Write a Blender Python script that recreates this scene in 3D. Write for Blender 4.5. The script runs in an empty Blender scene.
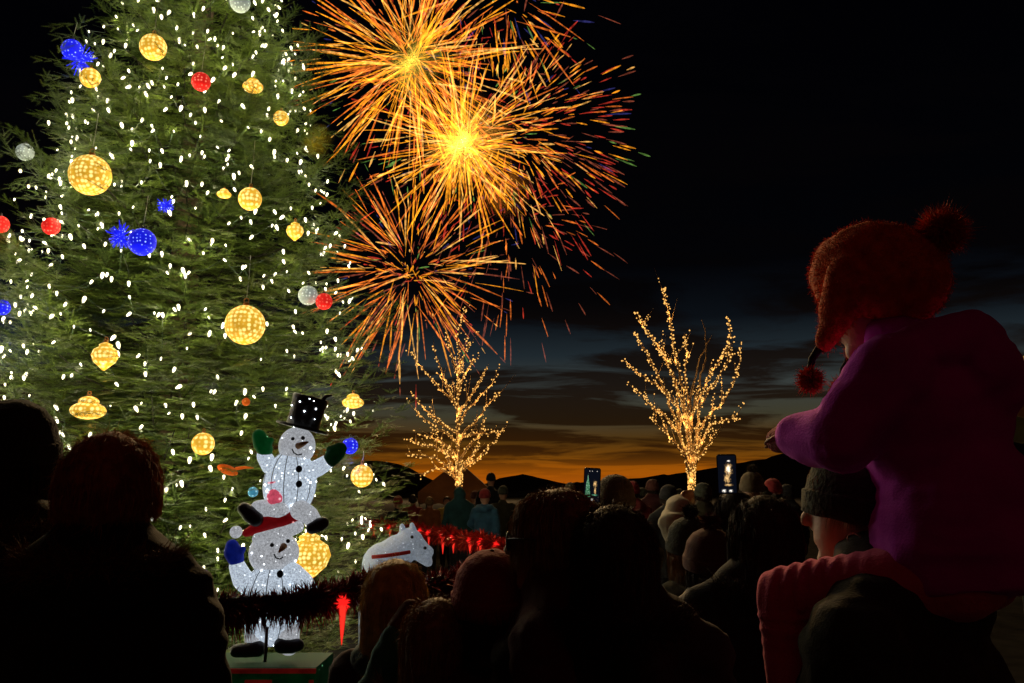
import bpy, math, random
import numpy as np
from mathutils import Vector, Matrix, noise

random.seed(7)
RNG = np.random.default_rng(11)
SC = bpy.context.scene
COL = SC.collection
PI = math.pi

# ------------------------------------------------------------------ camera
F = 853.0
BULB_W = 0.98
PITCH = math.radians(10.2)
CAMZ = 1.65
cp, sp = math.cos(PITCH), math.sin(PITCH)


def ray(px, py):
    x = (px - 512.0) / F
    y = (341.5 - py) / F
    return Vector((x, cp - y * sp, sp + y * cp))


def pt(px, py, Y):
    """the world point seen at a picture point, Y metres in front of the camera"""
    d = ray(px, py)
    t = Y / d.y
    return Vector((d.x * t, Y, CAMZ + d.z * t))


cam_data = bpy.data.cameras.new('camera')
cam_data.sensor_width = 36.0
cam_data.lens = 36.0 * F / 1024.0
cam_data.clip_start = 0.05
cam_data.clip_end = 20000
cam = bpy.data.objects.new('camera', cam_data)
COL.objects.link(cam)
cam.location = (0, 0, CAMZ)
cam.rotation_euler = (PI / 2 + PITCH, 0, 0)
SC.camera = cam

# ------------------------------------------------------------------ render
SC.render.engine = 'CYCLES'
SC.cycles.use_denoising = True
SC.cycles.max_bounces = 5
SC.cycles.diffuse_bounces = 1
SC.cycles.use_adaptive_sampling = True
SC.cycles.adaptive_threshold = 0.025
SC.cycles.glossy_bounces = 2
SC.cycles.transmission_bounces = 3
SC.cycles.transparent_max_bounces = 40
SC.cycles.volume_bounces = 0
SC.cycles.sample_clamp_indirect = 2.0
SC.cycles.caustics_reflective = False
SC.cycles.caustics_refractive = False
SC.view_settings.view_transform = 'Standard'
SC.view_settings.look = 'None'
SC.view_settings.exposure = 0
SC.view_settings.gamma = 1
SC.view_settings.use_curve_mapping = False

# ------------------------------------------------------------------ materials


def new_mat(name):
    m = bpy.data.materials.new(name)
    m.use_nodes = True
    nt = m.node_tree
    nt.nodes.clear()
    out = nt.nodes.new('ShaderNodeOutputMaterial')
    return m, nt, out


def N(nt, t, **kw):
    n = nt.nodes.new(t)
    for k, v in kw.items():
        if k.startswith('i_'):
            n.inputs[k[2:].replace('_', ' ')].default_value = v
        else:
            setattr(n, k, v)
    return n


def c4(c):
    return (c[0], c[1], c[2], 1.0)


def cloth(name, col, var=0.35, scale=9.0, rough=0.9, bump=0.25, weave=220.0, sheen=0.3, metallic=0.0, spec=0.3):
    m, nt, out = new_mat(name)
    b = N(nt, 'ShaderNodeBsdfPrincipled')
    b.inputs['Roughness'].default_value = rough
    b.inputs['Metallic'].default_value = metallic
    b.inputs['Specular IOR Level'].default_value = spec
    b.inputs['Sheen Weight'].default_value = sheen
    b.inputs['Sheen Tint'].default_value = c4([min(1, 0.3 + 2 * x) for x in col])
    tc = N(nt, 'ShaderNodeTexCoord')
    n1 = N(nt, 'ShaderNodeTexNoise', i_Scale=scale, i_Detail=5.0)
    nt.links.new(tc.outputs['Object'], n1.inputs['Vector'])
    r = N(nt, 'ShaderNodeValToRGB')
    r.color_ramp.elements[0].position = 0.3
    r.color_ramp.elements[1].position = 0.7
    r.color_ramp.elements[0].color = c4([x * (1 - var) for x in col])
    r.color_ramp.elements[1].color = c4([min(1, x * (1 + var)) for x in col])
    nt.links.new(n1.outputs['Fac'], r.inputs['Fac'])
    nt.links.new(r.outputs['Color'], b.inputs['Base Color'])
    n2 = N(nt, 'ShaderNodeTexNoise', i_Scale=weave, i_Detail=2.0)
    nt.links.new(tc.outputs['Object'], n2.inputs['Vector'])
    bp = N(nt, 'ShaderNodeBump', i_Strength=bump, i_Distance=0.01)
    nt.links.new(n2.outputs['Fac'], bp.inputs['Height'])
    nt.links.new(bp.outputs['Normal'], b.inputs['Normal'])
    nt.links.new(b.outputs['BSDF'], out.inputs['Surface'])
    return m


def glow(name, col, strength, rim=None, rim_strength=None, sampling='AUTO'):
    """a lamp: hot in the middle of its glass, dimmer and more coloured at the edge of the glass"""
    m, nt, out = new_mat(name)
    e = N(nt, 'ShaderNodeEmission', i_Strength=strength)
    e.inputs['Color'].default_value = c4(col)
    if rim is None:
        nt.links.new(e.outputs[0], out.inputs['Surface'])
    else:
        e2 = N(nt, 'ShaderNodeEmission', i_Strength=rim_strength)
        e2.inputs['Color'].default_value = c4(rim)
        lw = N(nt, 'ShaderNodeLayerWeight', i_Blend=0.35)
        mx = N(nt, 'ShaderNodeMixShader')
        mr = N(nt, 'ShaderNodeMapRange', interpolation_type='SMOOTHSTEP')
        mr.inputs['From Min'].default_value = 0.08
        mr.inputs['From Max'].default_value = 0.55
        nt.links.new(lw.outputs['Facing'], mr.inputs['Value'])
        nt.links.new(mr.outputs[0], mx.inputs[0])
        nt.links.new(e.outputs[0], mx.inputs[1])
        nt.links.new(e2.outputs[0], mx.inputs[2])
        nt.links.new(mx.outputs[0], out.inputs['Surface'])
    m.cycles.emission_sampling = sampling
    return m


def led_shell(name, body, base_glow, dot, dot_glow, scale=38.0, mesh_dark=0.55, dot_size=0.32, blotch=6.0, rnd=0.35):
    """wire-and-tinsel shell with rows of small lit leds behind it"""
    m, nt, out = new_mat(name)
    tc = N(nt, 'ShaderNodeTexCoord')
    v = N(nt, 'ShaderNodeTexVoronoi', i_Scale=scale, i_Randomness=rnd)
    nt.links.new(tc.outputs['Object'], v.inputs['Vector'])
    lt = N(nt, 'ShaderNodeMapRange')
    lt.inputs['From Min'].default_value = dot_size
    lt.inputs['From Max'].default_value = dot_size * 0.35
    lt.inputs['To Min'].default_value = 0.0
    lt.inputs['To Max'].default_value = 1.0
    nt.links.new(v.outputs['Distance'], lt.inputs['Value'])
    n1 = N(nt, 'ShaderNodeTexNoise', i_Scale=blotch, i_Detail=6.0, i_Roughness=0.75)
    nt.links.new(tc.outputs['Object'], n1.inputs['Vector'])
    mr = N(nt, 'ShaderNodeMapRange')
    mr.inputs['From Min'].default_value = 0.3
    mr.inputs['From Max'].default_value = 0.72
    mr.inputs['To Min'].default_value = 1 - mesh_dark
    mr.inputs['To Max'].default_value = 1.3
    nt.links.new(n1.outputs['Fac'], mr.inputs['Value'])
    e1 = N(nt, 'ShaderNodeEmission')
    e1.inputs['Color'].default_value = c4(body)
    mm = N(nt, 'ShaderNodeMath', operation='MULTIPLY')
    nt.links.new(mr.outputs[0], mm.inputs[0])
    mm.inputs[1].default_value = base_glow
    nt.links.new(mm.outputs[0], e1.inputs['Strength'])
    e2 = N(nt, 'ShaderNodeEmission', i_Strength=dot_glow)
    e2.inputs['Color'].default_value = c4(dot)
    mx = N(nt, 'ShaderNodeMixShader')
    nt.links.new(lt.outputs[0], mx.inputs[0])
    nt.links.new(e1.outputs[0], mx.inputs[1])
    nt.links.new(e2.outputs[0], mx.inputs[2])
    b = N(nt, 'ShaderNodeBsdfPrincipled')
    b.inputs['Base Color'].default_value = c4([min(0.6, x * 0.5 + 0.004) for x in body])
    b.inputs['Roughness'].default_value = 0.75
    b.inputs['Specular IOR Level'].default_value = 0.15
    ad = N(nt, 'ShaderNodeAddShader')
    nt.links.new(mx.outputs[0], ad.inputs[0])
    nt.links.new(b.outputs[0], ad.inputs[1])
    nt.links.new(ad.outputs[0], out.inputs['Surface'])
    return m


def ember(name, stops, strength):
    """burning sparks: colour runs from cool to hot along the 'heat' value of each trail; the air shows between them"""
    m, nt, out = new_mat(name)
    at = N(nt, 'ShaderNodeAttribute', attribute_name='heat')
    r = N(nt, 'ShaderNodeValToRGB')
    els = r.color_ramp.elements
    while len(els) < len(stops):
        els.new(0.5)
    for e, (p, c) in zip(els, stops):
        e.position = p
        e.color = c4(c)
    nt.links.new(at.outputs['Fac'], r.inputs['Fac'])
    tc = N(nt, 'ShaderNodeTexCoord')
    nz = N(nt, 'ShaderNodeTexNoise', i_Scale=0.9, i_Detail=3.0)
    nt.links.new(tc.outputs['Object'], nz.inputs['Vector'])
    mr = N(nt, 'ShaderNodeMapRange')
    mr.inputs['From Min'].default_value = 0.38
    mr.inputs['From Max'].default_value = 0.66
    mr.inputs['To Min'].default_value = 0.35 * strength
    mr.inputs['To Max'].default_value = 1.3 * strength
    nt.links.new(nz.outputs['Fac'], mr.inputs['Value'])
    e = N(nt, 'ShaderNodeEmission')
    nt.links.new(r.outputs['Color'], e.inputs['Color'])
    nt.links.new(mr.outputs[0], e.inputs['Strength'])
    t = N(nt, 'ShaderNodeBsdfTransparent')
    ad = N(nt, 'ShaderNodeAddShader')
    nt.links.new(e.outputs[0], ad.inputs[0])
    nt.links.new(t.outputs[0], ad.inputs[1])
    nt.links.new(ad.outputs[0], out.inputs['Surface'])
    m.cycles.emission_sampling = 'NONE'
    return m


def needles_mat(name, a, b_, rough=0.55):
    m, nt, out = new_mat(name)
    b = N(nt, 'ShaderNodeBsdfPrincipled')
    b.inputs['Roughness'].default_value = rough
    b.inputs['Specular IOR Level'].default_value = 0.22
    at = N(nt, 'ShaderNodeAttribute', attribute_name='tone')
    r = N(nt, 'ShaderNodeValToRGB')
    r.color_ramp.elements[0].color = c4(a)
    r.color_ramp.elements[1].color = c4(b_)
    nt.links.new(at.outputs['Fac'], r.inputs['Fac'])
    nt.links.new(r.outputs['Color'], b.inputs['Base Color'])
    tr = N(nt, 'ShaderNodeBsdfTranslucent')
    nt.links.new(r.outputs['Color'], tr.inputs['Color'])
    mx = N(nt, 'ShaderNodeMixShader')
    mx.inputs[0].default_value = 0.2
    nt.links.new(b.outputs[0], mx.inputs[1])
    nt.links.new(tr.outputs[0], mx.inputs[2])
    nt.links.new(mx.outputs[0], out.inputs['Surface'])
    return m


M = {}
M['needle'] = needles_mat('fir needles', (0.006, 0.020, 0.004), (0.110, 0.160, 0.022))
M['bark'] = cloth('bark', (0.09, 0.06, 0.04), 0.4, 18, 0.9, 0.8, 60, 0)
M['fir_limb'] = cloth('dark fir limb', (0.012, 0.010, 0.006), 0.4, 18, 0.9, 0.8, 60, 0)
M['wire'] = cloth('dark green wire', (0.01, 0.025, 0.012), 0.2, 30, 0.5, 0.1, 200, 0)
M['clear_wire'] = cloth('pale wire', (0.35, 0.35, 0.33), 0.1, 30, 0.4, 0.1, 200, 0)
M['bulb'] = glow('white led bulb', (1.0, 0.95, 0.72), 4.5, (1.0, 0.80, 0.26), 0.75, 'NONE')
M['warm_bulb'] = glow('amber mini bulb', (1.0, 0.56, 0.15), 1.5, (1.0, 0.36, 0.04), 0.75)
M['gold'] = led_shell('gold lit wire ball', (1.0, 0.52, 0.035), 0.74, (1.0, 0.82, 0.26), 1.5, 24, 0.35, 0.55)
M['red_lit'] = led_shell('red lit wire ball', (1.0, 0.02, 0.015), 0.55, (1.0, 0.20, 0.12), 1.3, 30, 0.4, 0.4)
M['blue_lit'] = led_shell('blue lit wire ball', (0.010, 0.014, 0.85), 0.75, (0.20, 0.28, 1.0), 2.6, 30, 0.4, 0.30)
M['white_lit'] = led_shell('white lit wire ball', (0.72, 0.82, 0.70), 0.30, (0.9, 1, 0.85), 0.9, 30, 0.5, 0.36)
M['orange_lit'] = led_shell('orange lit ornament', (1.0, 0.16, 0.01), 0.35, (1.0, 0.42, 0.08), 0.9, 22, 0.8, 0.3)
M['cyan_lit'] = led_shell('pale blue lit ornament', (0.1, 0.5, 0.8), 0.3, (0.5, 0.9, 1.0), 0.9, 30, 0.6, 0.36)
M['snow'] = led_shell('lit white mesh', (0.60, 0.70, 0.82), 1.02, (0.88, 0.95, 1.0), 2.0, 26, 0.9, 0.22, 80.0, 1.0)
M['snow_dim'] = led_shell('lit white mesh, fewer leds', (0.64, 0.67, 0.72), 0.70, (0.9, 0.95, 1.0), 1.6, 22, 0.9, 0.14, 80.0, 1.0)
M['pink_lit'] = led_shell('pink lit mesh', (1.0, 0.13, 0.22), 0.55, (1.0, 0.6, 0.65), 1.0, 22, 0.5, 0.3, 30.0)
M['animal'] = led_shell('lit white plush mesh', (0.50, 0.58, 0.68), 0.36, (0.85, 0.93, 1.0), 1.2, 22, 0.85, 0.14, 60.0, 1.0)
M['hat_black'] = cloth('black hat mesh', (0.012, 0.012, 0.014), 0.3, 20, 0.45, 0.3, 120, 0.1)
M['green_mesh'] = led_shell('green mitten mesh', (0.005, 0.16, 0.03), 0.16, (0.3, 1.0, 0.4), 1.0, 12, 0.8, 0.10)
M['green_dark'] = led_shell('dark green mesh', (0.004, 0.09, 0.02), 0.07, (0.3, 1.0, 0.4), 1.0, 9, 0.8, 0.09)
M['blue_mesh'] = led_shell('blue mitten mesh', (0.01, 0.03, 0.45), 0.22, (0.6, 0.75, 1.0), 1.3, 10, 0.8, 0.16)
M['red_mesh'] = led_shell('red hat mesh', (0.42, 0.006, 0.010), 0.22, (1.0, 0.4, 0.4), 1.0, 8, 0.8, 0.10)
M['red_ribbon'] = led_shell('red ribbon mesh', (0.30, 0.012, 0.008), 0.14, (1, 0.25, 0.2), 0.6, 10, 0.8, 0.1)
M['boot'] = cloth('black boot mesh', (0.015, 0.010, 0.010), 0.3, 20, 0.4, 0.3, 120, 0.1)
M['carrot'] = cloth('orange nose', (0.45, 0.17, 0.02), 0.3, 20, 0.6, 0.2, 80, 0.1)
M['coal'] = cloth('black button', (0.005, 0.005, 0.005), 0.2, 20, 0.5, 0.1, 80, 0)
M['led'] = glow('cool white led', (0.86, 0.93, 1.0), 9.0)
M['steel'] = cloth('painted steel', (0.05, 0.05, 0.05), 0.3, 20, 0.5, 0.1, 90, 0)
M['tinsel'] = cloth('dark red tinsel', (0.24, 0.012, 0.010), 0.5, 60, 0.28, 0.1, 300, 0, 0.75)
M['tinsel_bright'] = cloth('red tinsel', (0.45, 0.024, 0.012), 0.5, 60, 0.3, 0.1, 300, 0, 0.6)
M['icicle'] = glow('red icicle lamp', (1.0, 0.035, 0.02), 1.0, (0.9, 0.02, 0.012), 0.5)
M['icicle_tuft'] = glow('red lamp tuft', (1.0, 0.015, 0.012), 1.15)
M['skin'] = cloth('skin', (0.50, 0.27, 0.17), 0.12, 14, 0.5, 0.1, 160, 0.1)
M['hair_dark'] = cloth('dark brown hair', (0.030, 0.017, 0.010), 0.5, 40, 0.65, 0.2, 300, 0.05)
M['hair_ginger'] = cloth('reddish brown hair', (0.38, 0.140, 0.040), 0.4, 40, 0.65, 0.2, 300, 0.05)
M['hair_brown'] = cloth('light brown hair', (0.26, 0.145, 0.055), 0.4, 40, 0.65, 0.2, 300, 0.05)
M['hair_blond'] = cloth('blond hair', (0.60, 0.40, 0.13), 0.35, 40, 0.6, 0.2, 300, 0.05)
M['black_cloth'] = cloth('black cloth', (0.010, 0.009, 0.010), 0.4, 9, 0.9)
M['navy'] = cloth('navy cloth', (0.012, 0.016, 0.030), 0.3, 9)
M['dark_trousers'] = cloth('dark trousers', (0.018, 0.018, 0.022), 0.3, 9)
M['eye'] = cloth('eye', (0.30, 0.28, 0.26), 0.1, 9, 0.2, 0, 50, 0)
M['screen_frame'] = cloth('black phone case', (0.006, 0.006, 0.007), 0.2, 9, 0.3, 0.05, 90, 0)
M['screen'] = glow('phone screen, dark picture', (0.003, 0.004, 0.008), 1.0)
M['screen_green'] = glow('phone picture, lit fir', (0.16, 0.52, 0.30), 1.0, (0.10, 0.34, 0.18), 0.8)
M['screen_warm'] = glow('phone picture, fireworks', (1.0, 0.62, 0.22), 1.0)
M['screen_white'] = glow('phone picture, bright spot', (1.0, 0.93, 0.85), 1.4)
M['glass'] = cloth('spectacle glass', (0.05, 0.05, 0.09), 0.1, 9, 0.05, 0, 50, 0, 0.4)
M['asphalt'] = cloth('dark paving', (0.026, 0.025, 0.024), 0.3, 3, 1.0, 0.4, 90, 0, spec=0.0)
M['hill'] = cloth('wooded hill', (0.020, 0.026, 0.018), 0.4, 0.02, 0.95, 0.3, 0.2, 0)
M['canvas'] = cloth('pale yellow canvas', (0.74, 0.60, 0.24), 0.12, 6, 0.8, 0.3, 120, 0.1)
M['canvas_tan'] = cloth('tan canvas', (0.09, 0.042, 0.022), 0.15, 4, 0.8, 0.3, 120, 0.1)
M['limb'] = cloth('lightened brown bark', (0.36, 0.26, 0.17), 0.35, 14, 0.9, 0.6, 70, 0)  # bark colour raised so the limbs look lit by their bulbs

# ------------------------------------------------------------------ mesh helpers


def link(o, parent=None):
    COL.objects.link(o)
    if parent is not None:
        o.parent = parent
    return o


def tag(o, label=None, cat=None, group=None, kind=None):
    if label:
        o['label'] = label
    if cat:
        o['category'] = cat
    if group:
        o['group'] = group
    if kind:
        o['kind'] = kind
    return o


def empty(name, loc, rotz=0.0):
    o = bpy.data.objects.new(name, None)
    o.location = loc
    o.rotation_euler = (0, 0, rotz)
    o.empty_display_size = 0.1
    COL.objects.link(o)
    return o


class MB:
    """collects shapes; build() makes ONE mesh object of them"""

    def __init__(s):
        s.v = []
        s.f = []

    def add(s, v, f):
        k = len(s.v)
        s.v.extend([tuple(p) for p in v])
        s.f.extend([tuple(i + k for i in q) for q in f])
        return s

    def ell(s, c, r, rot=None, nu=16, nv=10):
        c = Vector(c)
        if not hasattr(r, '__len__'):
            r = (r, r, r)
        v = [Vector((0, 0, r[2]))]
        for j in range(1, nv):
            a = PI * j / nv
            for i in range(nu):
                b = 2 * PI * i / nu
                v.append(Vector((r[0] * math.sin(a) * math.cos(b), r[1] * math.sin(a) * math.sin(b), r[2] * math.cos(a))))
        v.append(Vector((0, 0, -r[2])))
        if rot is not None:
            v = [rot @ p for p in v]
        v = [p + c for p in v]
        f = []
        for i in range(nu):
            f.append((0, 1 + i, 1 + (i + 1) % nu))
        for j in range(nv - 2):
            for i in range(nu):
                a = 1 + j * nu + i
                b = 1 + j * nu + (i + 1) % nu
                f.append((a, a + nu, b + nu, b))
        e = len(v) - 1
        o = 1 + (nv - 2) * nu
        for i in range(nu):
            f.append((o + i, e, o + (i + 1) % nu))
        return s.add(v, f)

    def tube(s, pts, rad, n=8, cap=True):
        pts = [Vector(p) for p in pts]
        if not hasattr(rad, '__len__'):
            rad = [rad] * len(pts)
        v = []
        f = []
        t0 = (pts[1] - pts[0]).normalized()
        up = Vector((0, 0, 1)) if abs(t0.z) < 0.9 else Vector((1, 0, 0))
        nrm = t0.cross(up).normalized()
        for i, p in enumerate(pts):
            if i == 0:
                t = pts[1] - pts[0]
            elif i == len(pts) - 1:
                t = pts[-1] - pts[-2]
            else:
                t = pts[i + 1] - pts[i - 1]
            t.normalize()
            nrm = (nrm - t * nrm.dot(t))
            if nrm.length < 1e-6:
                nrm = t.orthogonal()
            nrm.normalize()
            bn = t.cross(nrm)
            for k in range(n):
                a = 2 * PI * k / n
                v.append(p + (nrm * math.cos(a) + bn * math.sin(a)) * rad[i])
        for i in range(len(pts) - 1):
            for k in range(n):
                a = i * n + k
                b = i * n + (k + 1) % n
                f.append((a, b, b + n, a + n))
        if cap:
            f.append(tuple(range(n - 1, -1, -1)))
            o = (len(pts) - 1) * n
            f.append(tuple(o + k for k in range(n)))
        return s.add(v, f)

    def cap(s, a, b, ra, rb, n=10):
        """tapered limb with round ends"""
        a, b = Vector(a), Vector(b)
        if (b - a).length < 1e-5:
            return s.ell(a, ra)
        s.tube([a, b], [ra, rb], n)
        s.ell(a, ra, None, 10, 8)
        s.ell(b, rb, None, 10, 8)
        return s

    def chain(s, pts, rad, n=10):
        for i in range(len(pts) - 1):
            s.cap(pts[i], pts[i + 1], rad[i], rad[i + 1], n)
        return s

    def box(s, c, d, rot=None):
        c = Vector(c)
        v = []
        for z in (-1, 1):
            for y in (-1, 1):
                for x in (-1, 1):
                    p = Vector((x * d[0] / 2, y * d[1] / 2, z * d[2] / 2))
                    if rot is not None:
                        p = rot @ p
                    v.append(p + c)
        f = [(0, 2, 3, 1), (4, 5, 7, 6), (0, 1, 5, 4), (2, 6, 7, 3), (0, 4, 6, 2), (1, 3, 7, 5)]
        return s.add(v, f)

    def lathe(s, prof, c=(0, 0, 0), rot=None, n=20):
        c = Vector(c)
        v = []
        for r, z in prof:
            for k in range(n):
                a = 2 * PI * k / n
                p = Vector((r * math.cos(a), r * math.sin(a), z))
                if rot is not None:
                    p = rot @ p
                v.append(p + c)
        f = []
        for i in range(len(prof) - 1):
            for k in range(n):
                a = i * n + k
                b = i * n + (k + 1) % n
                f.append((a, b, b + n, a + n))
        f.append(tuple(range(n - 1, -1, -1)))
        o = (len(prof) - 1) * n
        f.append(tuple(o + k for k in range(n)))
        return s.add(v, f)

    def mesh(s, name):
        me = bpy.data.meshes.new(name)
        me.from_pydata(s.v, [], s.f)
        me.update()
        return me

    def build(s, name, mat, parent=None, smooth=True, loc=None):
        me = s.mesh(name)
        if mat is not None:
            me.materials.append(mat)
        if smooth:
            me.polygons.foreach_set('use_smooth', [True] * len(me.polygons))
        o = bpy.data.objects.new(name, me)
        if loc is not None:
            o.location = loc
        return link(o, parent)


def fused(mb, name, mat, voxel, parent=None, smooth_it=3, disp=None, bevel=None):
    """joins the overlapping shapes of mb into one continuous skin"""
    me = mb.mesh('tmp')
    t = bpy.data.objects.new('tmp', me)
    COL.objects.link(t)
    r = t.modifiers.new('r', 'REMESH')
    r.mode = 'VOXEL'
    r.voxel_size = voxel
    if smooth_it:
        sm = t.modifiers.new('s', 'SMOOTH')
        sm.factor = 0.5
        sm.iterations = smooth_it
    dg = bpy.context.evaluated_depsgraph_get()
    m2 = bpy.data.meshes.new_from_object(t.evaluated_get(dg))
    bpy.data.objects.remove(t)
    bpy.data.meshes.remove(me)
    m2.name = name
    if disp is not None:
        n = len(m2.vertices)
        co = np.empty(n * 3, dtype=np.float32)
        no = np.empty(n * 3, dtype=np.float32)
        m2.vertices.foreach_get('co', co)
        m2.vertex_normals.foreach_get('vector', no)
        co = co.reshape(-1, 3)
        no = no.reshape(-1, 3)
        d = np.array([disp(Vector(p)) for p in co], dtype=np.float32)
        co = co + no * d[:, None]
        m2.vertices.foreach_set('co', co.ravel())
        m2.update()
    m2.materials.clear()
    m2.materials.append(mat)
    m2.polygons.foreach_set('use_smooth', [True] * len(m2.polygons))
    o = bpy.data.objects.new(name, m2)
    return link(o, parent)


def np_mesh(name, verts, faces_n, idx, mat, parent=None, attr=None, smooth=False):
    """verts (n,3); idx flat; faces_n corners per face (constant)"""
    me = bpy.data.meshes.new(name)
    nv = len(verts)
    nf = len(idx) // faces_n
    me.vertices.add(nv)
    me.vertices.foreach_set('co', np.asarray(verts, dtype=np.float32).ravel())
    me.loops.add(len(idx))
    me.loops.foreach_set('vertex_index', np.asarray(idx, dtype=np.int32))
    me.polygons.add(nf)
    me.polygons.foreach_set('loop_start', np.arange(0, nf * faces_n, faces_n, dtype=np.int32))
    me.polygons.foreach_set('loop_total', np.full(nf, faces_n, dtype=np.int32))
    if smooth:
        me.polygons.foreach_set('use_smooth', np.ones(nf, dtype=bool))
    me.update(calc_edges=True)
    if attr:
        for k, a in attr.items():
            at = me.attributes.new(k, 'FLOAT', 'POINT')
            at.data.foreach_set('value', np.asarray(a, dtype=np.float32))
    me.materials.append(mat)
    o = bpy.data.objects.new(name, me)
    return link(o, parent)


def ribbons(name, roots, mids, tips, width, mat, parent=None, rng=RNG):
    """many thin tapered hairs, each two triangles wide at the root and pointed at the tip"""
    roots, mids, tips = (np.asarray(a, dtype=np.float32) for a in (roots, mids, tips))
    n = len(roots)
    d = tips - roots
    rv = rng.normal(size=(n, 3)).astype(np.float32)
    side = np.cross(d, rv)
    side /= np.linalg.norm(side, axis=1, keepdims=True) + 1e-9
    w = np.asarray(width, dtype=np.float32)
    if w.ndim == 0:
        w = np.full(n, float(w), dtype=np.float32)
    side *= w[:, None] * 0.5
    V = np.stack([roots - side, roots + side, mids - side * 0.8, mids + side * 0.8, tips], axis=1).reshape(-1, 3)
    b = (np.arange(n) * 5)[:, None]
    tri = np.array([[0, 1, 3], [0, 3, 2], [2, 3, 4]]).ravel()[None, :]
    idx = (b + tri).ravel()
    return np_mesh(name, V, 3, idx, mat, parent)


def vz(p, s, seed=0.0):
    return noise.noise(Vector((p.x * s + seed, p.y * s + seed * 1.7, p.z * s - seed)))


# ------------------------------------------------------------------ world: dusk after sunset
W = bpy.data.worlds.new('World')
SC.world = W
W.use_nodes = True
nt = W.node_tree
nt.nodes.clear()
wo = N(nt, 'ShaderNodeOutputWorld')
bg = N(nt, 'ShaderNodeBackground', i_Strength=1.0)
tc = N(nt, 'ShaderNodeTexCoord')
sep = N(nt, 'ShaderNodeSeparateXYZ')
nt.links.new(tc.outputs['Generated'], sep.inputs[0])
# clear sky: colour against height above the horizon
zr = N(nt, 'ShaderNodeMapRange')
zr.inputs['From Min'].default_value = 0.0
zr.inputs['From Max'].default_value = 0.5
nt.links.new(sep.outputs['Z'], zr.inputs['Value'])
ramp = N(nt, 'ShaderNodeValToRGB')
stops = [(0.0, (0.42, 0.080, 0.003)), (0.055, (0.36, 0.088, 0.002)), (0.085, (0.17, 0.055, 0.003)), (0.125, (0.075, 0.034, 0.005)), (0.18, (0.046, 0.042, 0.024)),
         (0.245, (0.038, 0.045, 0.042)), (0.32, (0.0140, 0.0215, 0.0270)), (0.40, (0.0034, 0.0050, 0.0075)), (0.52, (0.0008, 0.0009, 0.0016)), (0.70, (0.0005, 0.0006, 0.0012)), (1.0, (0.0003, 0.0003, 0.0008))]
while len(ramp.color_ramp.elements) < len(stops):
    ramp.color_ramp.elements.new(0.5)
for e, (p, c) in zip(ramp.color_ramp.elements, stops):
    e.position = p
    e.color = c4(c)
nt.links.new(zr.outputs[0], ramp.inputs['Fac'])


def wmath(op, a, b):
    n = N(nt, 'ShaderNodeMath', operation=op)
    for k, q in enumerate((a, b)):
        if isinstance(q, (int, float)):
            n.inputs[k].default_value = q
        elif q is not None:
            nt.links.new(q, n.inputs[k])
    return n.outputs[0]


# clouds lie on a level sheet far overhead: x / z and y / z of the direction
den = wmath('ADD', sep.outputs['Z'], 0.085)
cx = wmath('DIVIDE', sep.outputs['X'], den)
cy = wmath('DIVIDE', sep.outputs['Y'], den)
cv = N(nt, 'ShaderNodeCombineXYZ')
nt.links.new(wmath('MULTIPLY', cx, 0.62), cv.inputs[0])
nt.links.new(wmath('MULTIPLY', cy, 1.15), cv.inputs[1])
cn = N(nt, 'ShaderNodeTexNoise', i_Scale=1.25, i_Detail=10.0, i_Roughness=0.58, i_Distortion=0.6)
nt.links.new(cv.outputs[0], cn.inputs['Vector'])
cm = N(nt, 'ShaderNodeMapRange')
cm.inputs['From Min'].default_value = 0.43
cm.inputs['From Max'].default_value = 0.535
nt.links.new(cn.outputs['Fac'], cm.inputs['Value'])
# clouds keep clear of the last glow just over the hills
low = N(nt, 'ShaderNodeMapRange')
low.inputs['From Min'].default_value = 0.014
low.inputs['From Max'].default_value = 0.050
low.inputs['To Min'].default_value = 0.0
low.inputs['To Max'].default_value = 0.93
nt.links.new(sep.outputs['Z'], low.inputs['Value'])
cf = wmath('MULTIPLY', cm.outputs[0], low.outputs[0])
cr = N(nt, 'ShaderNodeValToRGB')
cst = [(0.0, (0.060, 0.016, 0.002)), (0.10, (0.030, 0.0095, 0.0016)), (0.16, (0.014, 0.0060, 0.0018)), (0.26, (0.0085, 0.0048, 0.0030)), (0.45, (0.0012, 0.0009, 0.0012)), (1.0, (0.0006, 0.0006, 0.0012))]
while len(cr.color_ramp.elements) < len(cst):
    cr.color_ramp.elements.new(0.5)
for e, (p, c) in zip(cr.color_ramp.elements, cst):
    e.position = p
    e.color = c4(c)
nt.links.new(zr.outputs[0], cr.inputs['Fac'])
mixc = N(nt, 'ShaderNodeMix', data_type='RGBA')
nt.links.new(cf, mixc.inputs['Factor'])
nt.links.new(ramp.outputs['Color'], mixc.inputs[6])
nt.links.new(cr.outputs['Color'], mixc.inputs[7])
# the glow is where the sun went down, ahead; the sky behind the camera is night
az = N(nt, 'ShaderNodeMapRange')
az.inputs['From Min'].default_value = -0.35
az.inputs['From Max'].default_value = 0.75
az.inputs['To Min'].default_value = 0.05
az.inputs['To Max'].default_value = 1.0
nt.links.new(sep.outputs['Y'], az.inputs['Value'])
vm = N(nt, 'ShaderNodeVectorMath', operation='SCALE')
nt.links.new(mixc.outputs[2], vm.inputs[0])
nt.links.new(az.outputs[0], vm.inputs['Scale'])
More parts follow.
